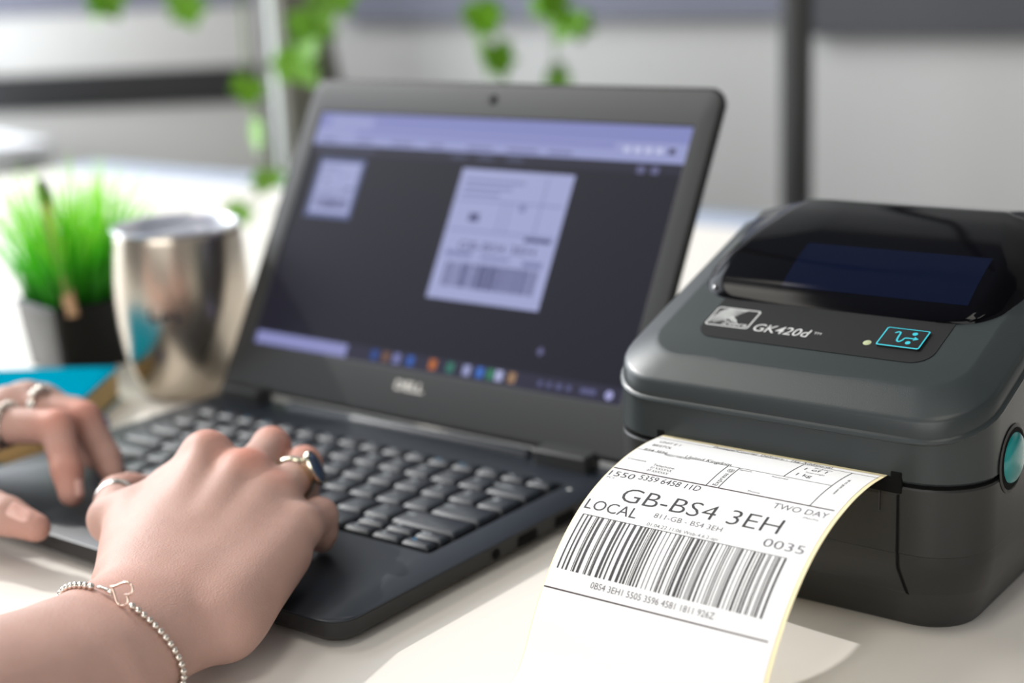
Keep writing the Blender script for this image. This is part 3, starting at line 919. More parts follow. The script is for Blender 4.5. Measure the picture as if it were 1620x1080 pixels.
def isosurface(f, lo, hi, h):
    """surface nets on a regular grid, evaluated near the surface only"""
    lo, hi = np.array(lo, np.float32), np.array(hi, np.float32)
    n = np.ceil((hi - lo) / h).astype(int) + 1
    # coarse pass keeps the fine evaluation near the surface
    B = 8
    nb = -(-n // B)
    F = np.full(tuple(nb * B + 1), 1e3, np.float32)
    cc = np.stack(np.meshgrid(*[np.arange(q) for q in nb], indexing='ij'), -1).reshape(-1, 3)
    ctr = lo + (cc * B + B / 2) * h
    dv = f(ctr.astype(np.float32))
    off = np.stack(np.meshgrid(*[np.arange(B + 1)] * 3, indexing='ij'), -1).reshape(-1, 3)
    F_in = dv < 0
    for b in cc[F_in & (np.abs(dv) >= B * h * 1.6)]:
        s = b * B
        F[s[0]:s[0] + B + 1, s[1]:s[1] + B + 1, s[2]:s[2] + B + 1] = -1e3
    near = cc[np.abs(dv) < B * h * 1.6]
    for c0 in range(0, len(near), 400):
        blk = near[c0:c0 + 400]
        idx = (blk[:, None, :] * B + off[None])
        val = f((lo + idx * h).astype(np.float32))
        for b, vv in zip(blk, val):
            s = b * B
            F[s[0]:s[0] + B + 1, s[1]:s[1] + B + 1, s[2]:s[2] + B + 1] = vv.reshape(B + 1, B + 1, B + 1)
    Sg = F < 0
    c8 = [(i, j, k) for i in (0, 1) for j in (0, 1) for k in (0, 1)]
    sh = np.array(F.shape) - 1
    cut = lambda A, c: A[c[0]:c[0] + sh[0], c[1]:c[1] + sh[1], c[2]:c[2] + sh[2]]
    cnt = sum(cut(Sg, c).astype(np.int8) for c in c8)
    act = (cnt > 0) & (cnt < 8)
    ijk = np.argwhere(act)
    ids = -np.ones(act.shape, np.int64)
    ids[act] = np.arange(len(ijk))
    acc = np.zeros((len(ijk), 3)); num = np.zeros(len(ijk))
    for a in c8:
        for ax in range(3):
            if a[ax]: continue
            b = list(a); b[ax] = 1
            fa = F[ijk[:, 0] + a[0], ijk[:, 1] + a[1], ijk[:, 2] + a[2]]
            fb = F[ijk[:, 0] + b[0], ijk[:, 1] + b[1], ijk[:, 2] + b[2]]
            m = (fa < 0) != (fb < 0)
            t = np.where(m, fa / np.where(m, fa - fb, 1), 0)
            p = np.repeat(np.array(a, float)[None], len(ijk), 0); p[:, ax] += t
            acc[m] += p[m]; num[m] += 1
    V = lo + (ijk + acc / num[:, None]) * h
    faces = []
    for ax in range(3):
        u, w = (ax + 1) % 3, (ax + 2) % 3
        sl0 = [slice(1, None)] * 3; sl0[ax] = slice(0, -1)
        sl1 = [slice(1, None)] * 3; sl1[ax] = slice(1, None)
        s0, s1 = Sg[tuple(sl0)], Sg[tuple(sl1)]
        # grid edges whose four neighbour cells all exist
        lim = [slice(0, None)] * 3
        e = np.argwhere(s0 != s1) + 1
        e[:, ax] -= 1
        ok = np.all(e < sh, axis=1)
        e = e[ok]
        eu, ew = np.zeros(3, int), np.zeros(3, int); eu[u] = 1; ew[w] = 1
        q = [ids[tuple((e - d).T)] for d in (0 * eu, eu, eu + ew, ew)]
        q = np.stack(q, 1)
        flip = Sg[tuple(e.T)]
        q[~flip] = q[~flip][:, ::-1]
        faces.append(q[(q >= 0).all(1)])
    return V, np.concatenate(faces)
def relax(V, Fq, it=2, lam=.5):
    e = np.concatenate([Fq[:, [0, 1]], Fq[:, [1, 2]], Fq[:, [2, 3]], Fq[:, [3, 0]]])
    for _ in range(it):
        acc = np.zeros_like(V); num = np.zeros(len(V))
        for a, b in ((0, 1), (1, 0)):
            for c in range(3): acc[:, c] += np.bincount(e[:, a], V[e[:, b], c], len(V))
            num += np.bincount(e[:, a], minlength=len(V))
        V = V * (1 - lam) + lam * acc / np.maximum(num, 1)[:, None]
    return V

def skin_material():
    m = bpy.data.materials.new('skin')
    m.use_nodes = True
    nt = m.node_tree
    b = nt.nodes['Principled BSDF']
    b.inputs['Roughness'].default_value = 0.52
    b.inputs['Specular IOR Level'].default_value = 0.18
    b.inputs['Subsurface Weight'].default_value = 0.25
    b.inputs['Subsurface Radius'].default_value = (1.0, 0.32, 0.18)
    b.inputs['Subsurface Scale'].default_value = 0.004
    tc = nt.nodes.new('ShaderNodeTexCoord')
    at = nt.nodes.new('ShaderNodeAttribute'); at.attribute_name = 'flush'
    n1 = nt.nodes.new('ShaderNodeTexNoise'); n1.inputs['Scale'].default_value = 55; n1.inputs['Detail'].default_value = 5
    mx = nt.nodes.new('ShaderNodeMix'); mx.data_type = 'RGBA'
    mx.inputs[6].default_value = (*srgb(175, 141, 130), 1)
    mx.inputs[7].default_value = (*srgb(195, 159, 147), 1)
    m2 = nt.nodes.new('ShaderNodeMix'); m2.data_type = 'RGBA'
    m2.inputs[7].default_value = (*srgb(204, 128, 108), 1)
    nt.links.new(tc.outputs['Object'], n1.inputs['Vector'])
    nt.links.new(n1.outputs['Fac'], mx.inputs[0])
    nt.links.new(mx.outputs[2], m2.inputs[6])
    nt.links.new(at.outputs['Fac'], m2.inputs[0])
    nt.links.new(m2.outputs[2], b.inputs['Base Color'])
    vo = nt.nodes.new('ShaderNodeTexVoronoi'); vo.inputs['Scale'].default_value = 1100
    n2 = nt.nodes.new('ShaderNodeTexNoise'); n2.inputs['Scale'].default_value = 320; n2.inputs['Detail'].default_value = 4
    ad = nt.nodes.new('ShaderNodeMath'); ad.operation = 'ADD'
    b1 = nt.nodes.new('ShaderNodeBump'); b1.inputs['Strength'].default_value = 0.22; b1.inputs['Distance'].default_value = 0.0005
    nt.links.new(tc.outputs['Object'], vo.inputs['Vector'])
    nt.links.new(tc.outputs['Object'], n2.inputs['Vector'])
    nt.links.new(vo.outputs['Distance'], ad.inputs[0]); nt.links.new(n2.outputs['Fac'], ad.inputs[1])
    nt.links.new(ad.outputs[0], b1.inputs['Height'])
    nt.links.new(b1.outputs['Normal'], b.inputs['Normal'])
    return m
m_skin = skin_material()
m_nail = pbr('nail', srgb(226, 180, 168), 0.25, sss=.1)

def build_hand(name, J, lo, hi, h, label):
    f = hand_field(J)
    V, Fq = isosurface(f, lo, hi, h)
    V = relax(V, Fq, 2)
    o0 = np.array(J['origin'], float)
    me = bpy.data.meshes.new(name)
    me.from_pydata([tuple(p) for p in (V - o0) * S], [], [tuple(map(int, q)) for q in Fq])
    me.materials.append(m_skin)
    me.polygons.foreach_set('use_smooth', [True] * len(me.polygons))
    fl = np.zeros(len(V))
    for c, r, a in J['flush']:
        fl = np.maximum(fl, a * np.exp(-((V - np.array(c)) ** 2).sum(1) / r ** 2))
    at = me.attributes.new('flush', 'FLOAT', 'POINT')
    at.data.foreach_set('value', fl.astype(np.float32))
    o = bpy.data.objects.new(name, me)
    COL.objects.link(o)
    o.location = [c * S for c in o0]
    tag(o, label, 'hand')
    return o, f, o0

def to_skin(f, P, gap, it=5):
    P = np.array(P, np.float32)
    for _ in range(it):
        e = .4
        d0 = f(P)
        g_ = np.stack([(f(P + e * np.eye(3, dtype=np.float32)[c]) - d0) / e for c in range(3)], -1)
        g_ /= np.linalg.norm(g_, axis=-1)[..., None] + 1e-9
        P = (P + g_ * (np.asarray(gap, np.float32) - d0)[..., None]).astype(np.float32)
    return P.astype(float)
def nail(parent, f, o0, c, along, up, ln, wd):
    """a nail plate laid on the fingertip: c near its middle, along the finger, up off the nail"""
    a = np.array(along, float); a /= np.linalg.norm(a)
    n = np.array(up, float); n -= a * (n @ a); n /= np.linalg.norm(n)
    s = np.cross(a, n)
    P, gap = [], []
    for i in range(9):
        for j in range(9):
            p, q = i / 4 - 1, j / 4 - 1
            w = wd * math.sqrt(max(.2, 1 - .55 * p ** 4))
            P.append(np.array(c) + a * p * ln + s * q * w + n * 2)
            gap.append(-.25 if max(abs(p), abs(q)) > .99 else .28 + .12 * p)
    V = to_skin(f, np.array(P), np.array(gap))
    F = [(i * 9 + j, (i + 1) * 9 + j, (i + 1) * 9 + j + 1, i * 9 + j + 1) for i in range(8) for j in range(8)]
    return obj('nail', [tuple(v - o0) for v in V], F, m_nail, parent, 180)

RJ = dict(
    origin=(114, -258, 31), side=(.92, .26, -.30),
    arm=[((111, -250, 31), (116, -272, 30.5), 31, 18, 30, 17.6), ((116, -272, 30.5), (124, -312, 32), 30, 17.6, 31, 19.5), ((124, -312, 32), (136, -390, 39), 31, 19.5, 37, 27), ((136, -390, 39), (148, -480, 50), 37, 27, 42, 36)],
    palm=[((101, -260, 36), (67, -197, 66.5), 14, 11, 9), ((109, -257, 37), (91, -196, 61), 14, 11, 9), ((119, -252, 33), (107, -193, 54), 14, 10.5, 9), ((128, -246, 27), (119, -193, 43), 13, 10, 9),
          ((103, -250, 27), (74, -196, 54), 12, 9.5, 10), ((118, -240, 22.5), (105, -195, 42), 12, 10, 10), ((131, -246, 22.5), (117, -201, 32), 12.5, 10, 10),
          ((86, -258, 34), (50, -228, 46), 15.5, 12.5, 14), ((79, -196, 61), (99, -195, 56), 9, 9, 8), ((92, -248, 40), (60, -212, 55), 13, 11, 12), ((56, -218, 48), (66, -204, 58), 9, 9, 10)],
    ridge=[((104, -250, 47.5), (71, -203, 75.0), 2.0, 2.2, 9), ((111, -248, 47.5), (92, -202, 69.5), 2.0, 2.2, 9), ((119, -243, 43), (107, -199, 61), 1.8, 2.0, 9),
           ((67, -196, 69.5), (66.5, -195, 69), 9.5, 9.5, 8), ((91, -195, 63.5), (90.6, -194, 63), 9.5, 9.5, 8)],
    fingers=[[((67, -197, 66.5), 10.2), ((43, -170, 49), 8.6), ((30, -154, 32), 7.6), ((26, -145, 20.5), 6.4)],
             [((91, -196, 61), 10.2), ((69, -159, 62.5), 9.0), ((54, -143, 42), 7.8), ((45, -133, 22), 6.6)],
             [((107, -193, 54), 9.6), ((87, -156, 55.5), 8.6), ((72, -145, 37), 7.6), ((66, -138, 21.5), 6.5)],
             [((119, -193, 43), 9.2), ((105.5, -167, 37.5), 8.2), ((98, -160, 26), 6.9), ((92, -155, 20), 6.0)],
             [((52, -226, 46), 11.8), ((36, -228, 42), 11.0), ((9, -204, 41), 9.0), ((0, -190, 37), 8.4), ((-2, -179, 34), 7.2)]],
    flush=[((67, -196, 77), 9, .55), ((91, -195, 72), 11, .75), ((107, -192, 63), 8, .4), ((69, -158, 71), 12, .45), ((87, -156, 63), 11, .5), ((101, -170, 43), 10, .4), ((9, -204, 48), 10, .35), ((118, -300, 60), 22, .18)])
def settle(q):
    if isinstance(q, tuple) and len(q) == 3 and all(isinstance(c, (int, float)) for c in q):
        w = 10.5 * min(1, max(0, (q[2] - 20) / 30))
        return (q[0] - 2.25 * w, q[1] + 2.0 * w, q[2] - w)
    if isinstance(q, tuple): return tuple(settle(e) if isinstance(e, tuple) else e for e in q)
    if isinstance(q, list): return [settle(e) for e in q]
    return q
for k_ in ('arm', 'palm', 'ridge', 'fingers'): RJ[k_] = settle(RJ[k_])
RJ['flush'] = [(settle(c), r_, a_) for c, r_, a_ in RJ['flush']]
rhand, rf_, ro0 = build_hand('hand', RJ, (-22, -520, 2), (218, -112, 108), 1.35, 'pale right hand bent over the keyboard, wearing a beaded bracelet and a blue stone ring')

LJ = dict(
    origin=(-160, -235, 36), side=(.62, .72, -.1),
    arm=[((-152, -212, 37), (-172, -240, 37), 30, 18, 30, 19), ((-172, -240, 37), (-200, -290, 40), 30, 19, 34, 25), ((-200, -290, 40), (-250, -400, 50), 34, 25, 42, 35)],
    palm=[((-158, -222, 38), (-118, -186, 50), 14, 11, 9), ((-158, -210, 40), (-124, -166, 53), 14, 11, 9), ((-166, -198, 38), (-132, -148, 51), 13, 10.5, 9), ((-172, -186, 34), (-142, -133, 45), 12, 10, 9),
          ((-156, -224, 30), (-118, -190, 40), 12, 9.5, 10), ((-164, -200, 28), (-130, -155, 40), 12, 9.5, 10), ((-150, -228, 32), (-104, -226, 29), 13, 11, 12)],
    ridge=[],
    fingers=[[((-118, -186, 50), 10.2), ((-78, -170, 50.5), 8.8), ((-62, -178, 33), 7.6), ((-55, -182, 22.7), 6.5)],
             [((-124, -166, 53), 10.2), ((-84, -149, 48.5), 8.8), ((-70, -148, 29), 7.6), ((-64, -150, 22.7), 6.5)],
             [((-136, -150, 50), 9.6), ((-112, -134, 43), 8.4), ((-98, -138, 28), 7.4), ((-92, -141, 23.2), 6.4)],
             [((-146, -137, 45), 8.8), ((-128, -120, 37), 7.4), ((-117, -122, 26), 6.6), ((-111, -124, 22.7), 5.8)],
             [((-106, -226, 29), 11.5), ((-84, -222, 28), 10.5), ((-52, -221, 24.5), 9.2), ((-36, -216.5, 20.4), 6.9)]],
    flush=[((-78, -170, 58), 12, .6), ((-84, -149, 57), 12, .6), ((-62, -178, 30), 16, .45), ((-40, -217, 18), 12, .4)])
lhand, lf_, lo0 = build_hand('hand', LJ, (-300, -440, 2), (-20, -96, 96), 1.6, 'left hand at the far side of the keyboard, wearing two silver rings')
nail(lhand, lf_, lo0, (-41, -220.5, 28), (16, 4.5, -4.1), (-.1, -.5, .86), 6.4, 5.4)
nail(lhand, lf_, lo0, (-50.6, -179.8, 25.5), (7, -4, -12.5), (1, .3, .5), 5.2, 4.2)
for c, al, up in (((24.5, -140, 26), (-4, 9, -12), (-.1, .8, .6)), ((43.2, -128, 28), (-9, 10, -20), (-.2, .8, .5)), ((64.5, -133.5, 26.6), (-6, 7, -16), (-.2, .9, .4)), ((90, -149, 23.5), (-5, 6, -6), (-.2, .8, .6)), ((-9, -181.5, 38), (-4, 12, -4), (-1, -.3, .5))):
    nail(rhand, rf_, ro0, c, al, up, 5.0, 4.0)

# ------------------------------------------------------------------ rings and bracelet
def around(f, c, axis, n, ref, gap, rmax=70, tiltv=None):
    """points on the surface f around an axis through c: a closed loop"""
    a = np.array(axis, float); a /= np.linalg.norm(a)
    u = np.array(ref, float); u -= a * (u @ a); u /= np.linalg.norm(u)
    w = np.cross(a, u)
    out = []
    rs = np.linspace(1, rmax, 400)
    for q in np.arange(n) * 2 * math.pi / n:
        d = math.cos(q) * u + math.sin(q) * w
        P = (np.array(c) + rs[:, None] * d).astype(np.float32)
        val = f(P)
        i = int(np.argmax(val > 0))
        r = rs[i - 1] + (rs[i] - rs[i - 1]) * (-val[i - 1]) / (val[i] - val[i - 1] + 1e-9)
        out.append(np.array(c) + (r + gap) * d)
    return np.array(out), a
def seg(P, Q, t): return tuple(np.array(P) + (np.array(Q) - np.array(P)) * t)
def smooth_loop(L, it):
    for _ in range(it): L = (np.roll(L, 1, 0) + 2 * L + np.roll(L, -1, 0)) / 4
    return L
def fing_only(chain):
    def f(P):
        d = None
        for (a, ra), (b, rb_) in zip(chain[:-1], chain[1:]):
            c = d_cap(P, a, b, ra, rb_)
            d = c if d is None else smin(d, c, 3.0)
        return d
    return f
def band(name, label, chain, i, t, wd, th, mat, n=40, group=None):
    (a, _), (b, _) = chain[i], chain[i + 1]
    c = seg(a, b, t)
    L, ax = around(fing_only(chain), c, np.array(b) - np.array(a), n, (0, 0, 1), 0.12, 30)
    L = smooth_loop(L, 4)
    c = L.mean(0)
    lps = []
    for k in range(8):
        q = 2 * math.pi * k / 8
        rad = (L - c) / np.linalg.norm(L - c, axis=1)[:, None]
        lps.append([tuple(p) for p in (L + rad * (th * (.5 + .5 * math.sin(q))) + ax * wd * .5 * math.cos(q) - c)])
    lps.append(lps[0])
    v, f = loft(lps, False, False)
    o = obj(name, v, f, mat, None, 60, loc=c)
    tag(o, label, 'ring', group)
    return o, c, L, ax
RC = RJ['fingers']
o, c, L, ax = band('ring', 'plain polished silver band on the thumb of the right hand', RC[4], 1, .72, 5.0, 1.3, m_silver)
ringR = thing('ring', 'pale gold ring with oval dark blue stone on the right hand', 'ring', (0, 0, 0))
ch = RC[2]
cc_ = np.array(seg(ch[0][0], ch[1][0], .60))
L, ax = around(fing_only(ch), cc_, np.array(ch[1][0]) - np.array(ch[0][0]), 40, (0, 0, 1), 0.12, 30)
L = smooth_loop(L, 4); cc_ = L.mean(0)
ringR.location = [q * S for q in cc_]
rad = (L - cc_) / np.linalg.norm(L - cc_, axis=1)[:, None]
lps = []
for k in range(8):
    q = 2 * math.pi * k / 8
    lps.append([tuple(p) for p in (L + rad * (1.7 * (.5 + .5 * math.sin(q))) + ax * 1.9 * math.cos(q) - cc_)])
lps.append(lps[0])
v, f = loft(lps, False, False)
obj('shank', v, f, m_gold, ringR, 60)
# oval stone head on the outer (right-hand) side of the finger
sd = np.array((.80, -.45, .20)); sd -= ax * (sd @ ax); sd /= np.linalg.norm(sd)
tg = np.cross(ax, sd)
hc = sd * 10.6
def oval(a_, b_, h_, n=32):
    return [tuple(hc + sd * h_ + tg * a_ * math.cos(q) + ax * b_ * math.sin(q)) for q in np.arange(n) * 2 * math.pi / n]
v, f = loft([oval(6.6, 4.8, -2.2), oval(8.2, 6.0, .2), oval(8.6, 6.4, 1.6), oval(8.3, 6.1, 2.6), oval(7.4, 5.3, 2.5), oval(7.2, 5.1, 1.8)], True, True)
obj('bezel_setting', v, f, m_gold, ringR, 40)
v, f = loft([oval(7.35, 5.25, 1.9), oval(7.1, 5.0, 2.6), oval(5.2, 3.7, 3.3), oval(2.4, 1.7, 3.6)], False, True)
obj('stone', v, f, m_stone, ringR, 60)

LC = LJ['fingers']
# left hand: a beaded ring on the forefinger, a stone-set ring on the middle finger
def cluster_ring(label, chain, t, nb, br):
    (a, _), (b, _) = chain[0], chain[1]
    c = seg(a, b, t)
    L, ax = around(fing_only(chain), c, np.array(b) - np.array(a), 40, (0, 0, 1), 0.2, 30)
    L = smooth_loop(L, 4); c = L.mean(0)
    r = thing('ring', label, 'ring', tuple(c))
    rad = (L - c) / np.linalg.norm(L - c, axis=1)[:, None]
    lps = []
    for k in range(8):
        q = 2 * math.pi * k / 8
        lps.append([tuple(p) for p in (L + rad * (1.6 * (.5 + .5 * math.sin(q))) + ax * 2.0 * math.cos(q) - c)])
    lps.append(lps[0])
    obj('band', *loft(lps, False, False), m_silver, r, 60)
    for k in range(nb):
        p = L[(k * 2 - nb) % 40]
        d = (p - c) / np.linalg.norm(p - c)
        v, f = lathe([(.01, br), (br * .7, br * .7), (br, 0), (br * .7, -br * .7), (.01, -br)], 10)
        q = p + d * (1.2 + br * .4) - c
        obj('bead', [tuple(np.array(x) + q) for x in v], f, m_silver, r, 180)
cluster_ring('silver ring edged with small beads on the left forefinger', LC[0], .34, 13, 1.7)
cluster_ring('silver cluster ring on the middle finger of the left hand', LC[1], .40, 5, 2.6)

# bracelet: silver beads strung round the right wrist with an open heart and a clasp
BR_C, BR_N = np.array((114.5, -282.5, 29.0)), np.array((-.10, .98, .16))
Lb, ax = around(rf_, BR_C, BR_N, 240, (0, 0, 1), 1.5, 80)
Lb = smooth_loop(Lb, 6)
bracelet = thing('bracelet', 'silver bead bracelet with an open heart charm round the right wrist', 'bracelet', tuple(BR_C))
Lr = Lb - BR_C
dl = np.r_[0, np.cumsum(np.linalg.norm(np.diff(np.vstack([Lr, Lr[:1]]), axis=0), axis=1))]
tot = dl[-1]
LL = np.vstack([Lr, Lr[:1]])
def on_br(s):
    s = s % tot
    return np.array([np.interp(s, dl, LL[:, k]) for k in range(3)])
bv, bf = lathe([(.01, 1.42), (.75, 1.22), (1.25, .72), (1.5, 0), (1.25, -.72), (.75, -1.22), (.01, -1.42)], 12)
bme = bpy.data.meshes.new('bead')
bme.from_pydata([tuple(c * S for c in p) for p in bv], [], bf)
bme.materials.append(m_silver)
bme.polygons.foreach_set('use_smooth', [True] * len(bme.polygons))
PITB = 2.95
s_heart0, s_heart1 = -1.6, 7.8
nb = int((tot - (s_heart1 - s_heart0) - 7.6) / PITB)
for k in range(nb):
    o = bpy.data.objects.new('bead', bme); COL.objects.link(o); o.parent = bracelet
    s_ = s_heart1 + 1.2 + k * PITB
    p, q = on_br(s_), on_br(s_ + .6)
    o.location = [c * S for c in p]
    o.rotation_euler = Vector(q - p).to_track_quat('Z', 'Y').to_euler()
    o.scale = (1.0, 1.0, .98)
# open heart of wire lying on the wrist, pointing along the string
pA, pB = on_br(s_heart0), on_br(s_heart1)
along = (pB - pA); hl = np.linalg.norm(along); along /= hl
pm = on_br((s_heart0 + s_heart1) / 2)
upn = pm / np.linalg.norm(pm); upn -= along * (upn @ along); upn /= np.linalg.norm(upn)
sidev = np.cross(upn, along)
def heart(q):
    # the cusp sits at the beads' end, the rounded point at the clasp's end
    x = 16 * math.sin(q) ** 3
    y = 13 * math.cos(q) - 5 * math.cos(2 * q) - 2 * math.cos(3 * q) - math.cos(4 * q)
    return x / 16 * 4.5, (y + 17) / 29
def on_skin(P, gap):
    P = np.array(P, np.float32)
    for _ in range(4):
        e = .4
        d0 = float(rf_(P[None])[0])
        gr_ = np.array([float(rf_((P + e * np.eye(3, dtype=np.float32)[c])[None])[0]) - d0 for c in range(3)]) / e
        gr_ /= np.linalg.norm(gr_) + 1e-9
        P = (P + gr_ * (gap - d0)).astype(np.float32)
    return np.array(P, float), gr_
hp = []
sk, nrm_ = on_skin(BR_C + (pA + pB) / 2, 0)
for q in np.arange(56) * 2 * math.pi / 56:
    a, b = heart(q)
    hp.append(pA + along * b * hl + (sidev * .55 + upn * .83) * a + upn * 3.6)
obj('heart_charm', *tube(hp, .52, 8, True), pbr('rose_silver', srgb(236, 208, 192), .2, metal=1.0), bracelet, 180)
# clasp: a slim twisted link and a small ring
cl = [on_br(s_heart0 + .8 - 8.2 * t_) + upn * (.5 + .5 * math.sin(3 * t_)) for t_ in np.linspace(0, 1, 12)]
obj('clasp', *tube(cl, [.5, .8, .95, 1.0, .95, .8, .7, .8, .9, .8, .6, .4], 8), m_silver, bracelet, 180)
c0 = on_br(s_heart0 + .1) + upn * .6
obj('jump_ring', *tube([c0 + along * 1.2 * math.cos(q) + upn * 1.2 * math.sin(q) for q in np.arange(20) * math.pi / 10], .32, 6, True), m_silver, bracelet, 180)

# ------------------------------------------------------------------ things behind the laptop on the left
# stainless tumbler
cup = thing('tumbler', 'stainless steel stemless tumbler with a clear lid behind the laptop', 'tumbler', (-212, 29, 0), math.radians(50))
CS = 1.0
prof = [(.01, 1.2), (26, 1.2), (28.5, 0), (31, 1.0), (35.0, 8), (38.6, 20), (41.4, 34), (43.2, 50), (43.8, 64), (43.4, 80), (42.2, 96), (41.2, 106), (40.9, 109.0), (40.3, 109.8), (39.6, 109.2), (39.4, 104)]
obj('body', *lathe(prof, 64), m_steel, cup, 50)
m_clear = bpy.data.materials.new('clear_plastic'); m_clear.use_nodes = True
nt = m_clear.node_tree; b = nt.nodes['Principled BSDF']
b.inputs['Base Color'].default_value = (.55, .57, .66, 1); b.inputs['Roughness'].default_value = .08
b.inputs['Transmission Weight'].default_value = .45; b.inputs['IOR'].default_value = 1.4
obj('lid', *lathe([(.01, 103.4), (33, 103.4), (35.5, 104.5), (37.0, 110.5), (38.5, 112.4), (41.6, 112.6), (42.4, 111.4), (41.6, 110.1), (39.3, 109.4), (39.0, 103), (38.6, 101.2), (.01, 101.2)], 64), m_clear, cup, 50)
obj('lid_tab', *rbox(-9, 9, -14, 10, 103.6, 107.6, 4, 1), m_clear, cup, 40)
# small dark printed mark wrapped on the tumbler's front
def on_cup(a, z, r_up=.15):
    r = np.interp(z, [p[1] for p in prof[2:13]], [p[0] for p in prof[2:13]]) + r_up
    return (r * math.sin(a), -r * math.cos(a), z)
g = G()
for (a0, a1, z0, z1) in ((-.52, -.47, 57, 66), (-.47, -.36, 57, 60), (-.33, -.28, 57, 62), (-.28, -.18, 59, 62), (-.15, -.10, 57, 64), (-.10, -.02, 57, 59.4)):
    aa = np.linspace(a0, a1, 4)
    g.add([on_cup(a, z) for a in aa for z in (z0, z1)], [(2 * i, 2 * i + 2, 2 * i + 3, 2 * i + 1) for i in range(3)])
o = g.obj('printed_mark', pbr('mark_dark', (.015, .014, .022), .5), cup, None); o['kind'] = 'stuff'

# black square planter with bright artificial grass
plant = thing('potted_grass', 'bright green artificial grass in a square black pot', 'plant', (-338, 36, 0), math.radians(80))
lp = []
for i, z in ((6, 0), (5, 1.5), (1, 46), (0, 48), (1, 49.5), (4, 49.5), (5, 40)):
    lp.append([(x, y, z) for x, y in rrect(-33 + i, 33 - i, -33 + i, 33 - i, 4, 4)])
obj('pot', *loft(lp, True, True), m_potblack, plant, 30)
m_grass = bpy.data.materials.new('artificial_grass'); m_grass.use_nodes = True
nt = m_grass.node_tree; b = nt.nodes['Principled BSDF']
b.inputs['Roughness'].default_value = .4
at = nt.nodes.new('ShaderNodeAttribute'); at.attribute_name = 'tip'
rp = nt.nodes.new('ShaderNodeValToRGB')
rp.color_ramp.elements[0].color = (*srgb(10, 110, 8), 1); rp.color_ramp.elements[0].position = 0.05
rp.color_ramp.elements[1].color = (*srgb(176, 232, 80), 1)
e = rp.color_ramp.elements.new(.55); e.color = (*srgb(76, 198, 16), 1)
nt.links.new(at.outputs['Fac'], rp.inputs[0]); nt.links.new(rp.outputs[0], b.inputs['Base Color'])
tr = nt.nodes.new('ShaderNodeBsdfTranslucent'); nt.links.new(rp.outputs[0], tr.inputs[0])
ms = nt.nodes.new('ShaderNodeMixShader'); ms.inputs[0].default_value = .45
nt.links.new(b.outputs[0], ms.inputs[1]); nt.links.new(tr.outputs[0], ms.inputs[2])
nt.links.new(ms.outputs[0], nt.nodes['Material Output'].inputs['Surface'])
gr = random.Random(3)
gv, gf, gt = [], [], []
for k in range(430):
    x, y = gr.uniform(-26, 26), gr.uniform(-26, 26)
    ang = math.atan2(y, x) + gr.uniform(-.7, .7)
    lean = (math.hypot(x, y) / 38) ** 1.0 * gr.uniform(14, 64) + gr.uniform(0, 12)
    H = gr.uniform(70, 116) * (1 - .10 * lean / 40)
    w = gr.uniform(.8, 1.3)
    wa = gr.uniform(0, math.pi)
    base = len(gv)
    for i in range(6):
        t_ = i / 5
        cx, cy = x + lean * t_ ** 1.7 * math.cos(ang), y + lean * t_ ** 1.7 * math.sin(ang)
        cz = 40 + H * (t_ - .10 * t_ ** 3 * lean / 40)
        ww = w * (1 - t_ ** 2 * .85)
        gv += [(cx - ww * math.cos(wa), cy - ww * math.sin(wa), cz), (cx + ww * math.cos(wa), cy + ww * math.sin(wa), cz)]
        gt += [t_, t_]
    gf += [(base + 2 * i, base + 2 * i + 1, base + 2 * i + 3, base + 2 * i + 2) for i in range(5)]
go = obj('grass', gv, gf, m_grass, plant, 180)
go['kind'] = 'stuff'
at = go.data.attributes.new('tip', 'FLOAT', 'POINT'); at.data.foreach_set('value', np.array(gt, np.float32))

# pencil standing in the grass
pA_, pB_ = np.array((-315, 13, 57.)), np.array((-346, 24, 133.))
pd = (pB_ - pA_) / np.linalg.norm(pB_ - pA_)
pen1 = thing('pencil', 'natural wood pencil with a black end standing in the potted grass', 'pencil', tuple(pA_))
Lp = np.linalg.norm(pB_ - pA_)
obj('shaft', *tube([pd * -15, pd * (Lp - 17)], 4.4, 6), m_wood, pen1, 20)
obj('tip', *tube([pd * (Lp - 17), pd * (Lp - 9), pd * (Lp - 2), pd * (Lp + 2)], [4.6, 5.0, 4.2, 1.6], 10), m_lead, pen1, 60)

# teal notebook with kraft pages, lying left of the laptop
nv = np.array((-239.5 + 131, -7 + 166.)); ndir = nv / np.linalg.norm(nv)
nleft = np.array((-ndir[1], ndir[0]))
book = thing('notebook', 'thick teal covered notebook with kraft paper edges lying beside the laptop', 'notebook', (-239.5, -7, 0), math.atan2(-ndir[1], -ndir[0]))
# local x runs along the near-right edge towards the camera, local y to the right -> book lies at negative y
obj('pages', *rbox(1.5, 136, -187, -1.5, 1.2, 20, 1, .2, 2), m_bookpage, book, 30)
obj('front_cover', *rbox(0, 138, -190, 0, 20, 21.4, 4, .3, 4), m_bookteal, book, 30)
obj('back_cover', *rbox(0, 138, -190, 0, 0, 1.2, 4, .3, 4), m_bookteal, book, 30)

# blue pen between notebook and laptop
pen2 = thing('pen', 'dark blue pen lying on the desk beside the notebook', 'pen', (-204, -58, 0))
obj('barrel', *tube([(-52, 16, 5), (-20, 6, 5)], 4.4, 12), m_penblue, pen2, 60)
obj('cap', *tube([(-20, 6, 5), (14, -4.5, 5), (18, -5.7, 5)], [5.2, 5.2, 4.0], 14), m_penblue, pen2, 60)
obj('clip', *tube([(14, -4.4, 10.6), (-12, 3.6, 10.6)], [1.2, .9], 6), m_penblue, pen2, 60)

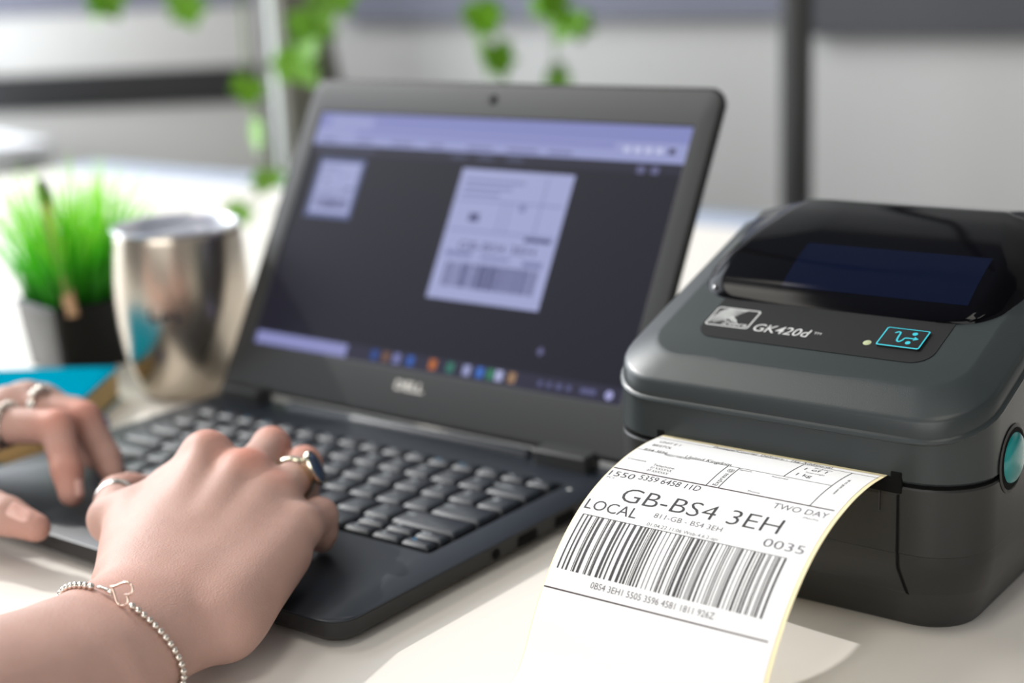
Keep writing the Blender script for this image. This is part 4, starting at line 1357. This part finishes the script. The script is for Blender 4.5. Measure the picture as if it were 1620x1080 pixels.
# ------------------------------------------------------------------ blurred background
# dark pole standing beyond the desk
pole = thing('pole', 'dark grey vertical pole standing beyond the desk behind the printer', 'pole', (-293, 1039, -740))
obj('post', *lathe([(.01, 0), (19, 0), (19, 3330), (.01, 3330)], 20), m_pole, pole, 40)
obj('base_plate', *lathe([(.01, 0), (70, 0), (70, 6), (60, 9), (.01, 9)], 28), m_pole, pole, 40)
# square column with ivy behind the laptop
colm = thing('column', 'square grey column with ivy hanging about it behind the laptop', 'column', (-926, 852, -740), math.radians(-30))
obj('shaft', *rbox(-30, 30, -30, 36, 12, 3330, 3, 1, 3), pbr('column_taupe', srgb(92, 90, 80), .7), colm, 30)
obj('painted_sun_edge', *rbox(-33, -12, -34, -30, 12, 3330, 1, .5, 2), pbr('column_painted_sun', srgb(205, 212, 208), .5), colm, 30)  # pale strip: sunlight on the column's left side, put into the colour
obj('painted_sun_face', *rbox(-34, -30, -34, 30, 12, 3330, 1, .5, 2), pbr('column_painted_sun', srgb(205, 212, 208), .5), colm, 30)  # same painted sunlight carried round onto the adjoining face
obj('plinth', *rbox(-60, 60, -60, 60, 0, 12, 3, 1, 3), m_polelight, colm, 30)

# low white partition with a black rail, left of the column
Ra = math.atan2(.62, .78)
part = thing('partition', 'low white partition with a black rail along it, left of the column', 'partition', (-1808, 1251, -740), Ra)
obj('lower_panel', *rbox(-345, 250, -9, 9, 40, 755, 3, 1, 2), m_wall, part, 30)
obj('rail', *rbox(-347, 252, -16, 16, 755, 823, 5, 2, 3), m_black, part, 30)
obj('upper_panel', *rbox(-345, 250, -7, 7, 823, 932, 3, 1, 2), m_wall, part, 30)
obj('top_rail', *rbox(-347, 252, -12, 12, 932, 1040, 4, 2, 3), m_lilac, part, 30)
for x in (-270, 200):
    obj('foot', *rbox(x - 25, x + 25, -50, 50, 0, 40, 8, 3, 3), m_black, part, 30)

# second white desk further back on the left
desk2 = thing('desk', 'second white desk further back on the left below the partition', 'desk', (-1800, 865, -740), -0.22)
obj('desk_top', *rbox(-210, 205, -330, 95, 712, 741, 12, 2), pbr('white_laminate', srgb(235, 236, 240), .4), desk2)
for x, y in ((-180, -300), (175, -300), (-180, 60), (175, 60)):
    obj('leg', *rbox(x - 20, x + 20, y - 20, y + 20, 0, 712, 3, 1), m_frame, desk2)

# black office chair behind the column
chair = thing('office_chair', 'black office chair turned sideways behind the ivy column', 'chair', (-1030, 1375, -740), math.radians(135))
obj('seat', *rbox(-230, 230, -220, 220, 440, 500, 60, 22, 6), m_black, chair, 60)
bk = []
for z, yy, hw in ((520, 215, 110), (640, 232, 150), (780, 250, 165), (900, 268, 160), (990, 285, 150), (1010, 290, 90)):
    bk.append([(x, yy + y, z) for x, y in rrect(-hw, hw, -16, 16, 14, 4)])
obj('backrest', *loft(bk), m_black, chair, 60)
obj('back_stem', *tube(spline([(0, 60, 430), (0, 200, 450), (0, 245, 560), (0, 262, 700)], 5), 18, 8), m_black, chair, 60)
for sx in (-1, 1):
    obj('armrest', *tube(spline([(sx * 225, 40, 460), (sx * 250, 30, 520), (sx * 255, 20, 640), (sx * 250, -60, 660), (sx * 245, -180, 656)], 5), 16, 8), m_black, chair, 60)
obj('gas_lift', *tube([(0, 0, 110), (0, 0, 440)], 24, 12), m_black, chair, 60)
for k in range(5):
    a = 2 * math.pi * k / 5
    obj('base_arm', *tube([(0, 0, 110), (290 * math.cos(a), 290 * math.sin(a), 70)], [24, 14], 8), m_black, chair, 60)
    obj('caster', *tube([(300 * math.cos(a) - 12 * math.sin(a), 300 * math.sin(a) + 12 * math.cos(a), 28), (300 * math.cos(a) + 12 * math.sin(a), 300 * math.sin(a) - 12 * math.cos(a), 28)], 28, 14), m_black, chair, 40)

# hanging ivy: one plant per strand, each leaf a part
def leaf_geo():
    pts = [(0, 0), (.30, -.12), (.62, .02), (.50, .30), (.72, .52), (.36, .60), (.0, 1.0), (-.36, .60), (-.72, .52), (-.50, .30), (-.62, .02), (-.30, -.12)]
    v = [(x, y, -.16 * abs(x) - .12 * (y - .4) ** 2) for x, y in pts] + [(0, .42, .03)]
    n = len(pts)
    return v, [(i, (i + 1) % n, n) for i in range(n)]
lv, lf = leaf_geo()
lme = bpy.data.meshes.new('leaf')
lme.from_pydata(lv, [], lf); lme.materials.append(m_greenleaf)
lme.polygons.foreach_set('use_smooth', [True] * len(lme.polygons))
m_leaf2 = m_greenleaf
ir = random.Random(21)
def ivy(label, spots, n_extra=0, size=34):
    """spots: where the leaves hang, from the top down"""
    pts = [np.array(q, float) for q in spots]
    first = pts[0]
    rootp = first + np.array((0, 0, 90 + 40 * ir.random()))
    t_ = thing('hanging_ivy', label, 'ivy', tuple(rootp), 0, 'ivy strands hanging behind the desk')
    P = [np.zeros(3)] + [p - rootp + np.array((0, 0, 8.)) for p in pts]
    if len(P) < 3: P.append(P[-1] + np.array((4., 2., -14.)))
    obj('stem', *tube(spline(P, 6), 1.6, 6), m_stem, t_, 180)
    for p in P[1:]:
        for q in range(1 + n_extra):
            o = bpy.data.objects.new('leaf', lme); COL.objects.link(o); o.parent = t_
            j = np.array((ir.uniform(-1, 1), ir.uniform(-.6, .6), ir.uniform(-1, 1))) * (14 if q else 0)
            o.location = [c * S for c in (p + j)]
            o.rotation_euler = (math.radians(ir.uniform(60, 120)) + math.pi, ir.uniform(-.5, .5), ir.uniform(-.6, 1.6))
            sc = size * ir.uniform(.8, 1.15) * S
            o.scale = (sc, sc, sc)
    return t_
ivy('ivy strand hanging down the left edge of the column', [(-612, 467, 150), (-597, 465, 108), (-583, 460, 60), (-600, 436, 26)], size=32)
ivy('thick ivy clump hanging in front of the column', [(-735, 713, 233), (-739, 698, 197), (-746, 679, 159)], n_extra=3, size=40)
ivy('ivy strand with two leaves above the laptop lid', [(-566, 784, 204), (-551, 781, 157)], n_extra=1, size=40)
ivy('ivy strand at the top edge right of the laptop camera', [(-504, 839, 218), (-479, 850, 193)], n_extra=1, size=40)
ivy('single pale ivy tip low behind the laptop lid', [(-692, 1102, 109)], size=30)
ivy('ivy tip at the top edge far left', [(-1027, 616, 241)], size=40)
ivy('pale ivy tip at the top edge left of the column', [(-1109, 811, 232)], size=40)
